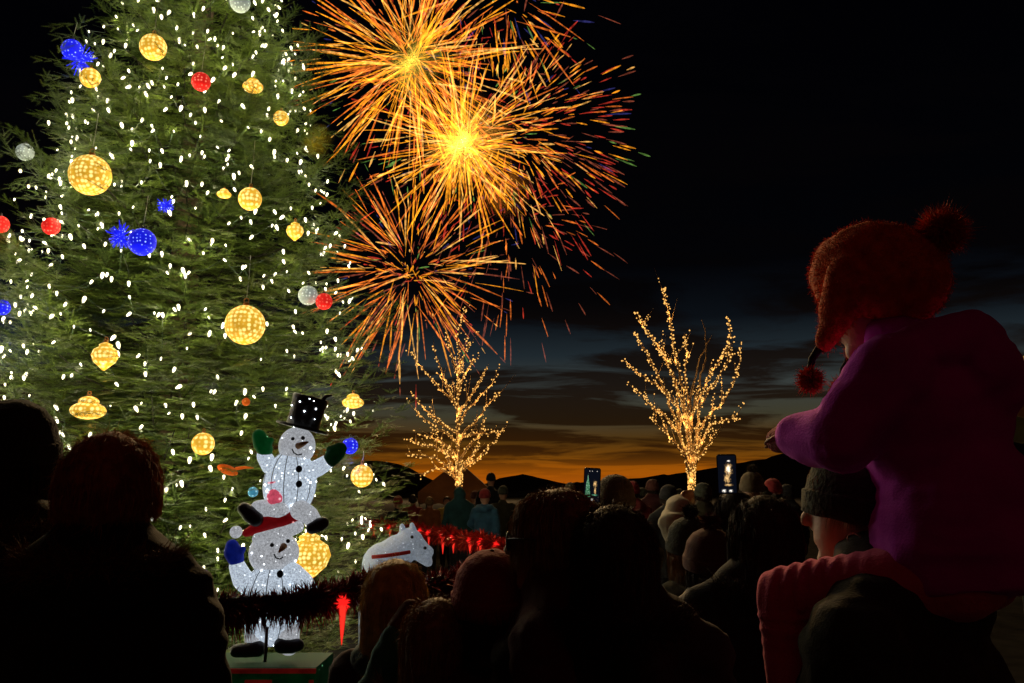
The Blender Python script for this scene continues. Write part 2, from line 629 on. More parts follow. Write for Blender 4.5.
# added reddish fill glow behind the camera, brightens the child's dark side
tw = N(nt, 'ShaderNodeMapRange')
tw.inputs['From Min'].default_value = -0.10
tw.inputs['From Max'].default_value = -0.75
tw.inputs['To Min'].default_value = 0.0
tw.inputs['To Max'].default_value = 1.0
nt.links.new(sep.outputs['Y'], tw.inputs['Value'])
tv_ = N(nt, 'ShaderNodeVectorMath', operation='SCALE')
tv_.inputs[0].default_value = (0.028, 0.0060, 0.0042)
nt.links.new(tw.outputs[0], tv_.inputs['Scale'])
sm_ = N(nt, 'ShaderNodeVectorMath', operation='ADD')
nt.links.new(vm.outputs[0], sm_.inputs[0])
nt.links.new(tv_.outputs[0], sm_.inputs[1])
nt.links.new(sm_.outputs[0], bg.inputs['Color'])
nt.links.new(bg.outputs[0], wo.inputs['Surface'])

# ------------------------------------------------------------------ ground and hills
g = MB()
g.add([(-9000, -400, 0), (9000, -400, 0), (9000, 12000, 0), (-9000, 12000, 0)], [(0, 1, 2, 3)])
tag(g.build('ground', M['asphalt'], None, False), kind='structure')


def hill_range(name, prof, Y, depth, seed, rough):
    """a ridge with real depth: profile given as picture points, seen at distance Y"""
    xs = np.linspace(prof[0][0], prof[-1][0], 260)
    ys = np.interp(xs, [p[0] for p in prof], [p[1] for p in prof])
    rows = 9
    v = []
    for i, x in enumerate(xs):
        p = pt(x, ys[i] - rough * noise.noise(Vector((x * 0.05, seed, 0))) - rough * 0.5 * noise.noise(Vector((x * 0.35, seed, 3))), Y)
        for j in range(rows):
            t = j / (rows - 1) * 2 - 1
            h = (1 - t * t)
            v.append((p.x * (1 + 0.0 * t), Y + t * depth, max(0.0, p.z) * h - 3 * (1 - h) + (0 if abs(t) in (0, 1) else 6 * noise.noise(Vector((x * 0.1, t * 3, seed))))))
    f = []
    for i in range(len(xs) - 1):
        for j in range(rows - 1):
            a = i * rows + j
            f.append((a, a + rows, a + rows + 1, a + 1))
    m = MB()
    m.add(v, f)
    return tag(m.build(name, M['hill']), kind='structure')


hill_range('hills', [(-900, 470), (-300, 455), (200, 452), (340, 462), (385, 461), (405, 466), (428, 478), (450, 490), (470, 489), (500, 478), (524, 474), (545, 480),
                     (600, 490), (700, 500), (2000, 500)], 2600, 500, 1.0, 1.6)
hill_range('hills', [(380, 500), (520, 492), (545, 486), (560, 484), (640, 478), (700, 470), (740, 463), (780, 455), (830, 446), (900, 438), (1000, 430), (1200, 425), (1700, 440), (2300, 500)], 1500, 380, 5.0, 2.2)

# ------------------------------------------------------------------ fir tree
FX, FY = -3.95, 10.0
FIR_H = 13.6


def fir_R(z):
    return float(np.interp(z, [0.1, 0.5, 1.0, 2.0, 4.0, 6.0, 7.9, 10.5, FIR_H], [2.42, 2.50, 2.52, 2.44, 2.13, 1.66, 1.05, 0.58, 0.04]))


fir = empty('fir_tree', (FX, FY, 0))
tag(fir, 'tall green fir covered in white bulbs and hanging lit ornaments', 'tree')
tr = MB()
tr.tube([(0.02 * math.sin(i), 0.02 * math.cos(i * 1.3), z) for i, z in enumerate(np.linspace(-0.1, FIR_H, 16))], list(np.linspace(0.24, 0.012, 16)), 12)
tr.build('trunk', M['bark'], fir)

# one leafy twig: a stem with needles on both sides, along +x, about 1 long
tv = []
NN = 34
for i in range(NN):
    t = 0.04 + 0.96 * i / (NN - 1)
    side = 1 if i % 2 else -1
    ang = math.radians(random.uniform(38, 78)) * (1 - 0.40 * t)
    ln = random.uniform(0.13, 0.19) * (1.0 - 0.45 * t)
    up = random.uniform(-0.25, 0.75)
    d = Vector((math.cos(ang), side * math.sin(ang), up * 0.6)).normalized()
    w = 0.0165
    bx = Vector((t, 0, 0.01 * math.sin(t * 3)))
    tv += [bx + Vector((-w, 0, 0)), bx + Vector((w, 0, 0)), bx + d * ln]
tv += [Vector((0, -0.012, 0)), Vector((0, 0.012, 0)), Vector((1, 0, 0))]
TW = np.array([tuple(p) for p in tv], dtype=np.float32)          # (3k,3)

twigs = []      # origin, direction, roll axis(up), length, tone
tips_out = []   # places near the crown's outside where bulbs can hang
lim = MB()
frng = random.Random(5)
z = 0.07
while z < FIR_H - 0.25:
    R = fir_R(z) * (1.0 + 0.07 * math.sin(z * 9.0) + frng.uniform(-0.06, 0.06))
    nb = max(6, int(8 + 9.5 * R))
    ph = frng.uniform(0, 6.28)
    for k in range(nb):
        a = ph + 2 * PI * k / nb + frng.uniform(-0.22, 0.22)
        dirx, diry = math.cos(a), math.sin(a)
        front = -diry        # towards the camera side
        L = R * frng.uniform(0.64, 1.14)
        if frng.random() < 0.10:
            L *= 1.09
        z0 = z + frng.gauss(0, 0.055)
        rise = 0.30 if z < 7 else 0.5
        npt = 9
        P = []
        dro = frng.uniform(0.10, 0.26)
        for i in range(npt):
            t = i / (npt - 1)
            zz = z0 + L * (rise * t * 0.35 - dro * math.sin(t * PI * 0.8) + 0.20 * t * t * t)
            wob = 0.03 * L * math.sin(t * 5 + k)
            P.append(Vector((dirx * L * t - diry * wob, diry * L * t + dirx * wob, max(0.03, zz))))
        lim.tube(P[:7], [0.016 * (1 - t / 7) + 0.003 for t in range(7)], 5, False)
        btone = frng.choice((0.0, 0.12, 0.3, 0.55, 0.8, 1.0))
        if frng.random() < 0.19 and z > 1.5:
            continue
        hidden = front < -0.35 or z > 8.8
        step = 0.062 if not hidden else 0.14
        dist = 0.30 * L
        sgn = 1
        while dist < L:
            t = dist / L
            i = min(npt - 2, int(t * (npt - 1)))
            u = t * (npt - 1) - i
            p = P[i].lerp(P[i + 1], u)
            ax = (P[i + 1] - P[i]).normalized()
            lat = Vector((-ax.y, ax.x, 0)).normalized() * sgn
            sgn = -sgn
            sl = min(0.62, (0.16 + 0.42 * (1 - t) * R / 2.4 + 0.10)) * frng.uniform(0.75, 1.15)
            sd = (ax * frng.uniform(0.25, 0.75) + lat * frng.uniform(0.8, 1.1) + Vector((0, 0, frng.uniform(-0.34, 0.02)))).normalized()
            # side spray: its own twig plus small twigs off it
            n_sub = max(1, int(sl / 0.085))
            for q in range(n_sub):
                tt = (q + 0.3) / n_sub
                b0 = p + sd * sl * tt + Vector((0, 0, -0.05 * tt * tt))
                for s2 in (-1, 1):
                    l2 = Vector((-sd.y, sd.x, 0)).normalized() * s2
                    d2 = (sd * 0.95 + l2 * 0.55 + Vector((0, 0, frng.uniform(-0.22, 0.16)))).normalized()
                    twigs.append((b0, d2, frng.uniform(0.10, 0.19), 0.75 * btone + 0.25 * frng.random()))
            twigs.append((p + sd * sl * 0.55, sd, sl * 0.5, 0.75 * btone + 0.25 * frng.random()))
            twigs.append((p, sd, sl * 0.5, 0.7 * btone))
            dist += step * frng.uniform(0.7, 1.3)
        ax = (P[-1] - P[-2]).normalized()
        for q in range(3):
            d2 = (ax + Vector((frng.uniform(-.5, .5), frng.uniform(-.5, .5), frng.uniform(-.2, .35)))).normalized()
            twigs.append((P[-2], d2, frng.uniform(0.22, 0.34), frng.random()))
        tips_out.append(P[-1] + Vector((FX, FY, 0)))
    z += frng.uniform(0.9, 1.1) * (0.19 if z < 1.9 else (0.30 if z < 8.6 else 0.34))

O = np.array([tuple(t[0]) for t in twigs], dtype=np.float32)
D = np.array([tuple(t[1]) for t in twigs], dtype=np.float32)
LN = np.array([t[2] for t in twigs], dtype=np.float32)
TN = np.array([t[3] for t in twigs], dtype=np.float32)
upv = np.tile(np.array([[0, 0, 1]], dtype=np.float32), (len(O), 1)) + RNG.normal(scale=0.30, size=(len(O), 3)).astype(np.float32)
sd = np.cross(upv, D)
sd /= np.linalg.norm(sd, axis=1, keepdims=True) + 1e-9
up2 = np.cross(D, sd)
wscale = np.clip(0.24 / LN, 0.5, 2.0)
Vv = O[:, None, :] + (TW[None, :, 0:1] * D[:, None, :] * LN[:, None, None]
                      + TW[None, :, 1:2] * sd[:, None, :] * (LN * wscale)[:, None, None]
                      + TW[None, :, 2:3] * up2[:, None, :] * (LN * wscale)[:, None, None])
nv = len(TW)
tone = np.repeat(TN, nv) * 0.75 + RNG.random(len(O) * nv).astype(np.float32) * 0.25
np_mesh('crown', Vv.reshape(-1, 3), 3, np.arange(len(O) * nv, dtype=np.int32), M['needle'], fir, {'tone': tone})
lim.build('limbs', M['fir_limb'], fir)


def fir_hit(px, py, k=1.0):
    """where the line of sight first meets the fir's outline"""
    d = ray(px, py)
    t = 5.0
    while t < 13:
        p = Vector((d.x * t, d.y * t, CAMZ + d.z * t))
        if p.z > 0 and math.hypot(p.x - FX, p.y - FY) < fir_R(p.z) * k:
            return p
        t += 0.01
    # beside the outline: nearest approach
    t = (FX * d.x + FY * d.y) / (d.x * d.x + d.y * d.y)
    return Vector((d.x * t, d.y * t, CAMZ + d.z * t))


# ------------------------------------------------------------------ white bulbs on the fir
BL = []
for w_ in (0.7, 1.0, 1.5):
    l_ = bpy.data.lights.new('bulb_light', 'POINT')
    l_.energy = w_ * BULB_W
    l_.color = (1.0, 0.90, 0.58)
    l_.shadow_soft_size = 0.014
    BL.append(l_)
bm_ = MB()
bm_.lathe([(0.004, 0.004), (0.013, 0.0), (0.0165, -0.012), (0.016, -0.028), (0.011, -0.044), (0.004, -0.055)], n=8)
bulb_me = bm_.mesh('bulb')
bulb_me.materials.append(M['bulb'])
bulb_me.polygons.foreach_set('use_smooth', [True] * len(bulb_me.polygons))
STR = 'white light strings wound round the fir'
band_labels = [
    'lowest white bulb string on the fir, round the skirt behind the gift box',
    'white bulb string on the fir at the height of the lower snowman',
    'white bulb string on the fir at the height of the upper snowman',
    'white bulb string on the fir just above the black top hat',
    'white bulb string on the fir below the big gold ball',
    'white bulb string on the fir passing the white and red balls',
    'white bulb string on the fir passing the low blue ball',
    'white bulb string on the fir level with the widest gold ball',
    'white bulb string on the fir passing the red ball near the top',
    'highest white bulb string on the fir, above the blue ball',
]
bands = [(0.35, 0.95), (0.95, 1.6), (1.6, 2.3), (2.3, 3.0), (3.0, 3.7), (3.7, 4.4), (4.4, 5.2), (5.2, 6.1), (6.1, 7.1), (7.1, 8.5)]
srng = random.Random(3)
fa = math.atan2(-FY, -FX)
cone_tips = [t for t in tips_out]
for (z0, z1), lab in zip(bands, band_labels):
    st = empty('string_lights', (FX, FY, (z0 + z1) / 2))
    tag(st, lab, 'string lights', STR)
    pts = []
    n = 86
    turns = (z1 - z0) / 0.30
    for i in range(n):
        t = (i + srng.uniform(-0.4, 0.4)) / n
        th_all = t * turns * 3.9
        seg = int(th_all // 3.9)
        u = (th_all % 3.9) / 3.9
        if seg % 2:
            u = 1 - u
        uu = 2 * u - 1
        th = fa + 1.75 * (0.70 * uu + 0.30 * uu ** 3) + srng.uniform(-0.06, 0.06)
        zz = z0 + (z1 - z0) * t + srng.gauss(0, 0.10)
        zz = max(0.25, zz)
        r = fir_R(zz) * srng.uniform(0.74, 1.0)
        pts.append(Vector((FX + r * math.cos(th), FY + r * math.sin(th), zz)))
    w = MB()
    base = st.location
    path = []
    for i, p in enumerate(pts):
        path.append(p - base)
        if i < n - 1:
            q = (p + pts[i + 1]) * 0.5 - base
            rr = Vector((q.x, q.y, 0))
            q -= rr.normalized() * 0.10
            path.append(q + Vector((0, 0, -0.03)))
    w.tube(path, 0.0028, 4, False)
    w.build('wire', M['wire'], st)
    for p in pts:
        b = bpy.data.objects.new('bulb', bulb_me)
        b.location = p - base
        b.rotation_euler = (srng.gauss(0, 0.35), srng.gauss(0, 0.35), srng.uniform(0, 6))
        s = srng.choice((0.55, 0.7, 0.85, 1.0, 1.2))
        b.scale = (s, s, s)
        link(b, st)
        # the light this bulb throws, just under its tip
        lo = bpy.data.objects.new('bulb_light', BL[srng.randrange(3)])
        lo.location = p - base + Vector((0, 0, -0.075))
        link(lo, st)

# ------------------------------------------------------------------ ornaments
ORN = 'lit ornaments hanging on the fir'


def ornament(px, py, rpx, mat, label, shape='ball', k=1.03, wire=0.0, name='ornament'):
    p = fir_hit(px, py, k - 0.03)
    r = rpx * p.y / F
    p = p + Vector((p.x, p.y, 0)).normalized() * (-0.3 * r)
    o = empty(name, p)
    tag(o, label, 'ornament', ORN)
    b = MB()
    if shape == 'ball':
        b.ell((0, 0, 0), r, None, 24, 16)
    elif shape == 'onion':
        b.lathe([(0.01, -1.25 * r), (0.35 * r, -1.0 * r), (0.8 * r, -0.6 * r), (r, -0.1 * r), (0.85 * r, 0.35 * r), (0.45 * r, 0.62 * r), (0.5 * r, 0.75 * r), (0.15 * r, 0.95 * r)], n=24)
    elif shape == 'flat':
        b.ell((0, 0, 0), (r * 1.2, r * 1.2, r * 0.62), None, 24, 14)
        b.ell((0, 0, 0.62 * r), (r * 0.7, r * 0.7, r * 0.4), None, 24, 14)
    elif shape == 'leaf':
        b.ell((-0.3 * r, 0, 0), (r * 1.0, r * 0.3, r * 0.42), Matrix.Rotation(0.35, 3, 'Y'), 20, 12)
        b.tube([(0.4 * r, 0, 0.1 * r), (1.2 * r, 0, 0.22 * r), (2.0 * r, 0, 0.18 * r)], [0.16 * r, 0.12 * r, 0.05 * r], 8)
    b.build('shell', mat, o)
    if mat in (M['blue_lit'], M['red_lit'], M['gold']):
        # what the lit ball throws on the needles round it
        ld = bpy.data.lights.new('ornament_light', 'POINT')
        ld.color = {M['blue_lit']: (0.02, 0.04, 1.0), M['red_lit']: (1.0, 0.03, 0.02), M['gold']: (1.0, 0.55, 0.08)}[mat]
        ld.energy = {M['blue_lit']: 4.0, M['red_lit']: 1.2, M['gold']: 1.6}[mat]
        ld.shadow_soft_size = 0.03
        lo = bpy.data.objects.new('ornament_light', ld)
        lo.location = (0.03, -0.5 * r, -r - 0.12)
        link(lo, o)
    cpx = MB()
    cpx.lathe([(0.16 * r, 0.94 * r), (0.16 * r, 1.12 * r), (0.05 * r, 1.18 * r)], n=12)
    ring = [(0.12 * r * math.cos(a), 0, 1.26 * r + 0.12 * r * math.sin(a)) for a in np.linspace(0, 2 * PI, 14)]
    cpx.tube(ring, 0.02 * r + 0.002, 6)
    if shape != 'leaf':
        cpx.build('cap', M['carrot'] if mat is M['gold'] else M['steel'], o)
    if wire > 0:
        h = MB()
        h.tube([(0, 0, 1.36 * r), (0.01, 0.01, 1.36 * r + wire * 0.5), (0, 0.05, 1.36 * r + wire)], 0.0035, 5)
        h.build('hanger', M['clear_wire'], o)
    return o


def spiky(px, py, rpx, label, k=1.05):
    p = fir_hit(px, py, k)
    r = rpx * p.y / F
    o = empty('starburst_ornament', p)
    tag(o, label, 'ornament', ORN)
    b = MB()
    b.ell((0, 0, 0), r * 0.22, None, 12, 8)
    rg = random.Random(px)
    for i in range(60):
        d = Vector((rg.gauss(0, 1), rg.gauss(0, 1), rg.gauss(0, 1))).normalized()
        b.tube([d * r * 0.1, d * r * rg.uniform(0.7, 1.0)], [0.010, 0.004], 5)
    b.build('spikes', M['blue_lit'], o)


ornament(153, 49, 14, M['gold'], 'gold lit ball near the top of the fir, above the small red ball', 'ball', 1.05, 0.5)
ornament(90, 79, 10.5, M['gold'], 'small gold lit ball just under the upper blue ball', 'ball', 1.05)
ornament(201, 83, 10, M['red_lit'], 'red lit ball below the highest gold ball', 'ball', 1.05, 0.5)
ornament(281, 119, 8, M['gold'], 'small gold lit ball at the edge of the fir beside the fireworks', 'ball', 1.04)
ornament(253, 88, 9, M['gold'], 'dim gold ornament half sunk in needles right of the small red ball', 'flat', 0.965)
ornament(90, 177, 21, M['gold'], 'widest gold lit ball, upper left of the low blue ball', 'ball', 1.06, 0.4)
ornament(250, 200, 12, M['gold'], 'middle sized gold lit ball in the upper fir, hung on a long wire', 'ball', 1.05, 0.5)
ornament(224, 195, 6, M['gold'], 'small faint gold ornament touching the left of a gold ball', 'flat', 0.99)
ornament(295, 231, 9, M['gold'], 'gold ornament on the fir edge above the white and red balls', 'onion', 0.99)
ornament(245, 326, 20, M['gold'], 'large gold lit ball hanging clear of the needles above the snowmen', 'ball', 1.08, 0.45)
ornament(105, 355, 13, M['gold'], 'gold onion shaped ornament half hidden by needles', 'onion', 0.975)
ornament(88, 411, 14, M['gold'], 'dim gold ornament directly above the furry head, mostly hidden by needles', 'flat', 0.945)
ornament(203, 444, 11, M['gold'], 'gold lit ball low on the fir, right of the furry head', 'ball', 1.02)
ornament(353, 403, 9, M['gold'], 'gold ornament in the branch tips right of the top hat', 'flat', 1.0)
ornament(362, 476, 11, M['gold'], 'gold lit ball hanging right of the upper snowman', 'ball', 1.10, 0.1)
ornament(309, 553, 21, M['gold'], 'big gold lit ornament tucked behind the lower snowman', 'onion', 1.05)
ornament(324, 302, 8.5, M['red_lit'], 'small red lit ball touching the white ball at the fir edge', 'ball', 1.12)
ornament(308, 296, 10, M['white_lit'], 'pale white ball beside the small red ball at the fir edge', 'ball', 1.06)
ornament(0, 225, 9, M['red_lit'], 'red lit ball at the far left side of the fir', 'ball', 1.05)
ornament(51, 227, 9, M['red_lit'], 'dim red ball sunk in needles left of the low blue ball', 'ball', 0.96)
ornament(240, 4, 11, M['white_lit'], 'pale white ball highest on the fir', 'ball', 1.08)
ornament(25, 153, 9, M['white_lit'], 'pale white ball on the left tips of the fir', 'ball', 1.0)
ornament(72, 51, 11, M['blue_lit'], 'blue lit ball on the upper left edge of the fir', 'ball', 1.10, 0.2)
ornament(142, 243, 14, M['blue_lit'], 'blue lit ball in the middle of the fir beside a blue starburst', 'ball', 1.08, 0.3)
spiky(121, 236, 17, 'blue lit starburst ornament left of the low blue ball', 1.0)
spiky(80, 60, 20, 'dim blue starburst behind the upper blue ball', 1.0)
spiky(165, 205, 10, 'small blue starburst above the low blue ball', 0.97)
ornament(350, 446, 8, M['blue_lit'], 'small blue lit ball right of the upper snowman\'s mitten', 'ball', 1.10)
ornament(2, 308, 8, M['blue_lit'], 'small blue lit ball at the left border, low on the fir', 'ball', 1.03)
ornament(231, 470, 11, M['orange_lit'], 'orange lit leaf shaped ornament left of the upper snowman', 'leaf', 1.06)
ornament(246, 402, 4, M['orange_lit'], 'tiny orange ornament left of the top hat', 'ball', 1.05)
ornament(253, 492, 5, M['cyan_lit'], 'tiny pale blue ornament below the orange leaf ornament', 'ball', 1.05)

# ------------------------------------------------------------------ snowmen
SY = 7.0


def sp_(px, py, dy=0.0):
    return pt(px, py, SY + dy)


PXM = SY / F * 1.0


def px2m(v):
    return v * PXM


def loc(p, o):
    return Vector(p) - o.location


def rim_wires(mb, c, r, n=5, rot=None):
    """the wire hoops a figure is made over"""
    for i in range(n):
        a = PI * i / n
        ps = []
        for t in np.linspace(0, 2 * PI, 33):
            q = Vector((r[0] * math.cos(t) * math.cos(a), r[1] * math.cos(t) * math.sin(a), r[2] * math.sin(t)))
            ps.append(Vector(c) + q * 1.004)
        mb.tube(ps, 0.0035, 4, False)


def leds(root, places, mesh):
    for p in places:
        o = bpy.data.objects.new('led', mesh)
        o.location = p
        o.scale = [random.uniform(0.45, 1.05)] * 3
        link(o, root)


lm = MB()
lm.ell((0, 0, 0), 0.0085, None, 8, 6)
led_me = lm.mesh('led')
led_me.materials.append(M['led'])


def surf_leds(c, r, n, seed):
    rg = random.Random(seed)
    out = []
    while len(out) < n:
        d = Vector((rg.gauss(0, 1), rg.gauss(0, 1), rg.gauss(0, 1))).normalized()
        if d.y < 0.1:
            out.append(Vector(c) + Vector((d.x * r[0], d.y * r[1], d.z * r[2])))
    return out


def face_bits(root, hc, hr, look, nose_tip, eyes, mouth):
    for e in eyes:
        b = MB()
        b.ell(e, px2m(2.0), None, 10, 8)
        b.build('eye', M['coal'], root)
    b = MB()
    b.tube([nose_tip[0], nose_tip[0].lerp(nose_tip[1], 0.5), nose_tip[1]], [px2m(3.2), px2m(2.4), px2m(0.8)], 10)
    b.build('nose', M['carrot'], root)
    b = MB()
    b.tube(mouth, px2m(0.7), 6)
    b.build('mouth', M['coal'], root)


# -- upper snowman
us = empty('snowman_figure', sp_(284, 512))
tag(us, 'upper white lit snowman with black top hat and green mittens, sitting on the lower one', 'snowman')
hc = loc(sp_(297, 446), us)
bc = loc(sp_(290, 484), us)
hr = (px2m(18), px2m(17), px2m(19))
br = (px2m(26), px2m(23), px2m(33))
b = MB(); b.ell(bc, br, Matrix.Rotation(0.12, 3, 'Y'), 28, 20)
bw = b.build('body', M['snow'], us)
b = MB(); rim_wires(b, bc, br, 6); b.build('wire_frame', M['clear_wire'], bw)
b = MB(); b.ell(hc, hr, None, 24, 18)
b.build('head', M['snow_dim'], us)
for path, rad in (([(276, 470), (270, 466), (264, 456)], [9, 8.5, 7.5]), ([(308, 472), (318, 468), (326, 463)], [9, 8.5, 8])):
    b = MB(); b.chain([loc(sp_(x, y, -0.05), us) for x, y in path], [px2m(r) for r in rad], 14)
    fused(b, 'arm', M['snow'], 0.012, us)
b = MB()
m0 = [loc(sp_(x, y, -0.06), us) for x, y in ((265, 450), (262, 443), (259, 436))]
b.chain(m0, [px2m(8), px2m(9), px2m(7)], 12)
b.cap(loc(sp_(267, 446, -0.07), us), loc(sp_(271, 440, -0.07), us), px2m(4), px2m(3))
fused(b, 'mitten', M['green_mesh'], 0.01, us)
b = MB()
b.chain([loc(sp_(x, y, -0.06), us) for x, y in ((331, 459), (336, 453), (340, 449))], [px2m(8), px2m(9), px2m(7)], 12)
b.cap(loc(sp_(331, 455, -0.07), us), loc(sp_(329, 449, -0.07), us), px2m(4), px2m(3))
fused(b, 'mitten', M['green_dark'], 0.01, us)
# hat leaning to the right
hat = MB()
hrot = Matrix.Rotation(0.24, 3, 'Y')
hb = loc(sp_(302, 429), us)
rr = px2m(17)
hat.lathe([(px2m(26), 0), (px2m(26.5), px2m(1.5)), (px2m(26), px2m(2.6)), (rr, px2m(2.8)), (rr * 0.95, px2m(12)), (rr * 1.0, px2m(24)), (rr * 1.08, px2m(32)), (rr * 1.0, px2m(33))], hb, hrot, 28)
ht = hat.build('top_hat', M['hat_black'], us)
b = MB()
b.tube([hb + hrot @ Vector((px2m(12), 0, px2m(32))), hb + hrot @ Vector((px2m(14), 0, px2m(37))), hb + hrot @ Vector((px2m(20), 0, px2m(40)))], [px2m(2.5), px2m(2), px2m(0.8)], 8)
b.build('hat_sprig', M['hat_black'], ht)
rg = random.Random(9)
leds(us, [hb + hrot @ Vector((rr * 1.03 * math.sin(a), -rr * 1.03 * math.cos(a), px2m(zz))) for a, zz in ((-.6, 8), (-.3, 25), (.1, 17), (.45, 29), (.8, 12), (0.2, 30), (-.9, 20), (.7, 22))], led_me)
leds(us, surf_leds(bc, br, 20, 4), led_me)
leds(us, surf_leds(hc, hr, 7, 5), led_me)
front = -px2m(17)
face_bits(us, hc, hr, 0, [loc(sp_(298, 446, -0.14), us), loc(sp_(308, 442, -0.24), us)],
          [loc(sp_(293, 439, -0.125), us), loc(sp_(303, 438, -0.115), us)],
          [loc(sp_(x, y, -0.135), us) for x, y in ((292, 449), (294, 453), (298, 455), (302, 454))])
for x, y in ((299, 469), (299, 484)):
    b = MB(); b.ell(loc(sp_(x, y, -0.185), us), (px2m(3.2), px2m(1.6), px2m(3.4)), None, 12, 8); b.build('button', M['coal'], us)
b = MB()
b.ell(loc(sp_(275, 497, -0.165), us), (px2m(8), px2m(3), px2m(8)), Matrix.Rotation(0.3, 3, 'Y'), 16, 10)
b.tube([loc(sp_(x, y, -0.17), us) for x, y in ((268, 483), (277, 482), (286, 481))], px2m(1.0), 6)
b.build('pink_panel', M['pink_lit'], us)
for path, rad in (([(280, 508), (268, 508), (258, 508)], [11, 9, 7.5]), ([(300, 510), (309, 515), (314, 522)], [10, 9, 8])):
    b = MB(); b.chain([loc(sp_(x, y, -0.10), us) for x, y in path], [px2m(r) for r in rad], 14)
    fused(b, 'leg', M['snow_dim'], 0.012, us)
b = MB(); b.chain([loc(sp_(x, y, -0.14), us) for x, y in ((256, 519), (250, 514), (244, 509))], [px2m(7.5), px2m(8), px2m(6.5)], 12)
fused(b, 'boot', M['boot'], 0.01, us)
b = MB(); b.chain([loc(sp_(x, y, -0.14), us) for x, y in ((312, 528), (319, 525), (323, 523))], [px2m(6), px2m(7), px2m(6)], 12)
fused(b, 'boot', M['boot'], 0.01, us)

# -- lower snowman
ls = empty('snowman_figure', sp_(270, 655))
tag(ls, 'lower white lit snowman with red brimmed hat and blue mitten, standing on the gift box', 'snowman')
hc = loc(sp_(274, 553), ls)
hr = (px2m(24), px2m(21), px2m(22))
bc = loc(sp_(273, 603), ls)
br = (px2m(31), px2m(27), px2m(40))
b = MB(); b.ell(bc, br, None, 28, 20)
bw = b.build('body', M['snow'], ls)
b = MB(); rim_wires(b, bc, br, 6); b.build('wire_frame', M['clear_wire'], bw)
b = MB(); b.ell(hc, hr, None, 26, 18)
b.build('head', M['snow_dim'], ls)
b = MB(); b.chain([loc(sp_(x, y, -0.06), ls) for x, y in ((252, 586), (243, 580), (237, 566))], [px2m(12), px2m(10), px2m(8)], 14)
fused(b, 'arm', M['snow'], 0.012, ls)
b = MB(); b.chain([loc(sp_(x, y, -0.06), ls) for x, y in ((292, 574), (304, 582), (310, 592))], [px2m(11), px2m(9), px2m(8)], 14)
fused(b, 'arm', M['snow'], 0.012, ls)
b = MB(); b.chain([loc(sp_(x, y, -0.07), ls) for x, y in ((236, 559), (233, 552), (232, 546))], [px2m(8), px2m(9), px2m(6.5)], 12)
b.cap(loc(sp_(239, 555, -0.08), ls), loc(sp_(243, 549, -0.08), ls), px2m(4), px2m(3))
fused(b, 'mitten', M['blue_mesh'], 0.01, ls)
# red hat with white band and pompom
b = MB()
b.chain([loc(sp_(x, y, -0.07), ls) for x, y in ((294, 520), (284, 518), (272, 520), (258, 528), (246, 533))], [px2m(7), px2m(10), px2m(9), px2m(7), px2m(4)], 14)
fused(b, 'red_hat', M['red_mesh'], 0.012, ls)
b = MB(); b.chain([loc(sp_(x, y, -0.10), ls) for x, y in ((258, 539), (272, 536), (286, 532), (298, 527))], [px2m(6), px2m(6.5), px2m(6.5), px2m(6)], 14)
fused(b, 'hat_band', M['snow_dim'], 0.012, ls)
b = MB(); b.ell(loc(sp_(236, 532, -0.08), ls), px2m(6), None, 14, 10); b.build('pompom', M['snow_dim'], ls)
face_bits(ls, hc, hr, 0, [loc(sp_(284, 546, -0.17), ls), loc(sp_(279, 552, -0.27), ls)],
          [loc(sp_(272, 545, -0.165), ls), loc(sp_(288, 541, -0.15), ls)],
          [loc(sp_(x, y, -0.165), ls) for x, y in ((274, 554), (276, 558), (280, 559), (283, 557))])
b = MB(); b.ell(loc(sp_(280, 574, -0.20), ls), (px2m(3.2), px2m(1.6), px2m(3.6)), None, 12, 8); b.build('button', M['coal'], ls)
leds(ls, surf_leds(bc, br, 22, 14), led_me)
leds(ls, surf_leds(hc, hr, 8, 15), led_me)
for x in (257, 287):
    b = MB(); b.chain([loc(sp_(x, 630, -0.05), ls), loc(sp_(x + (-1 if x < 270 else 2), 645, -0.05), ls)], [px2m(12), px2m(10)], 14)
    fused(b, 'leg', M['snow_dim'], 0.012, ls)
for pth in (((258, 648), (246, 650), (236, 651)), ((282, 645), (292, 646), (298, 645))):
    b = MB(); b.chain([loc(sp_(x, y, -0.10), ls) for x, y in pth], [px2m(8), px2m(7), px2m(6)], 12)
    fused(b, 'boot', M['boot'], 0.01, ls)
b = MB(); b.tube([loc(sp_(267, 627, -0.22), ls), loc(sp_(265, 662, -0.22), ls)], px2m(1.6), 8); b.build('support_post', M['steel'], ls)

# -- gift box they stand on
gp = pt(268, 662, SY)
gb = empty('gift_box', (gp.x, gp.y, 0))
tag(gb, 'green gift box with red ribbon under the snowmen', 'gift box')
gh = gp.z
b = MB(); b.box((0, 0, gh / 2), (px2m(102), px2m(70), gh)); bx = b.build('box', M['green_dark'], gb, False)
b = MB(); b.box((0, 0, gh - px2m(3)), (px2m(108), px2m(76), px2m(10))); b.build('lid', M['green_dark'], gb, False)
b = MB(); b.box((px2m(2), -px2m(36), gh / 2 - px2m(4)), (px2m(24), px2m(4), gh - px2m(10))); b.build('ribbon', M['red_ribbon'], gb, False)
b = MB(); b.box((0, -px2m(39.5), gh - px2m(0.5)), (px2m(109), px2m(3), px2m(4))); b.box((0, -px2m(36.5), px2m(4)), (px2m(103), px2m(3), px2m(4)))
for s in (-1, 1):
    b.box((s * px2m(50), -px2m(36.3), gh / 2 - px2m(2)), (px2m(4), px2m(2.4), gh - px2m(14)))
b.build('trim', M['red_ribbon'], gb, False)
rg = random.Random(2)
leds(gb, [Vector((px2m(rg.uniform(-46, 46)), -px2m(36), gh - px2m(rg.uniform(12, 50)))) for i in range(12)], led_me)

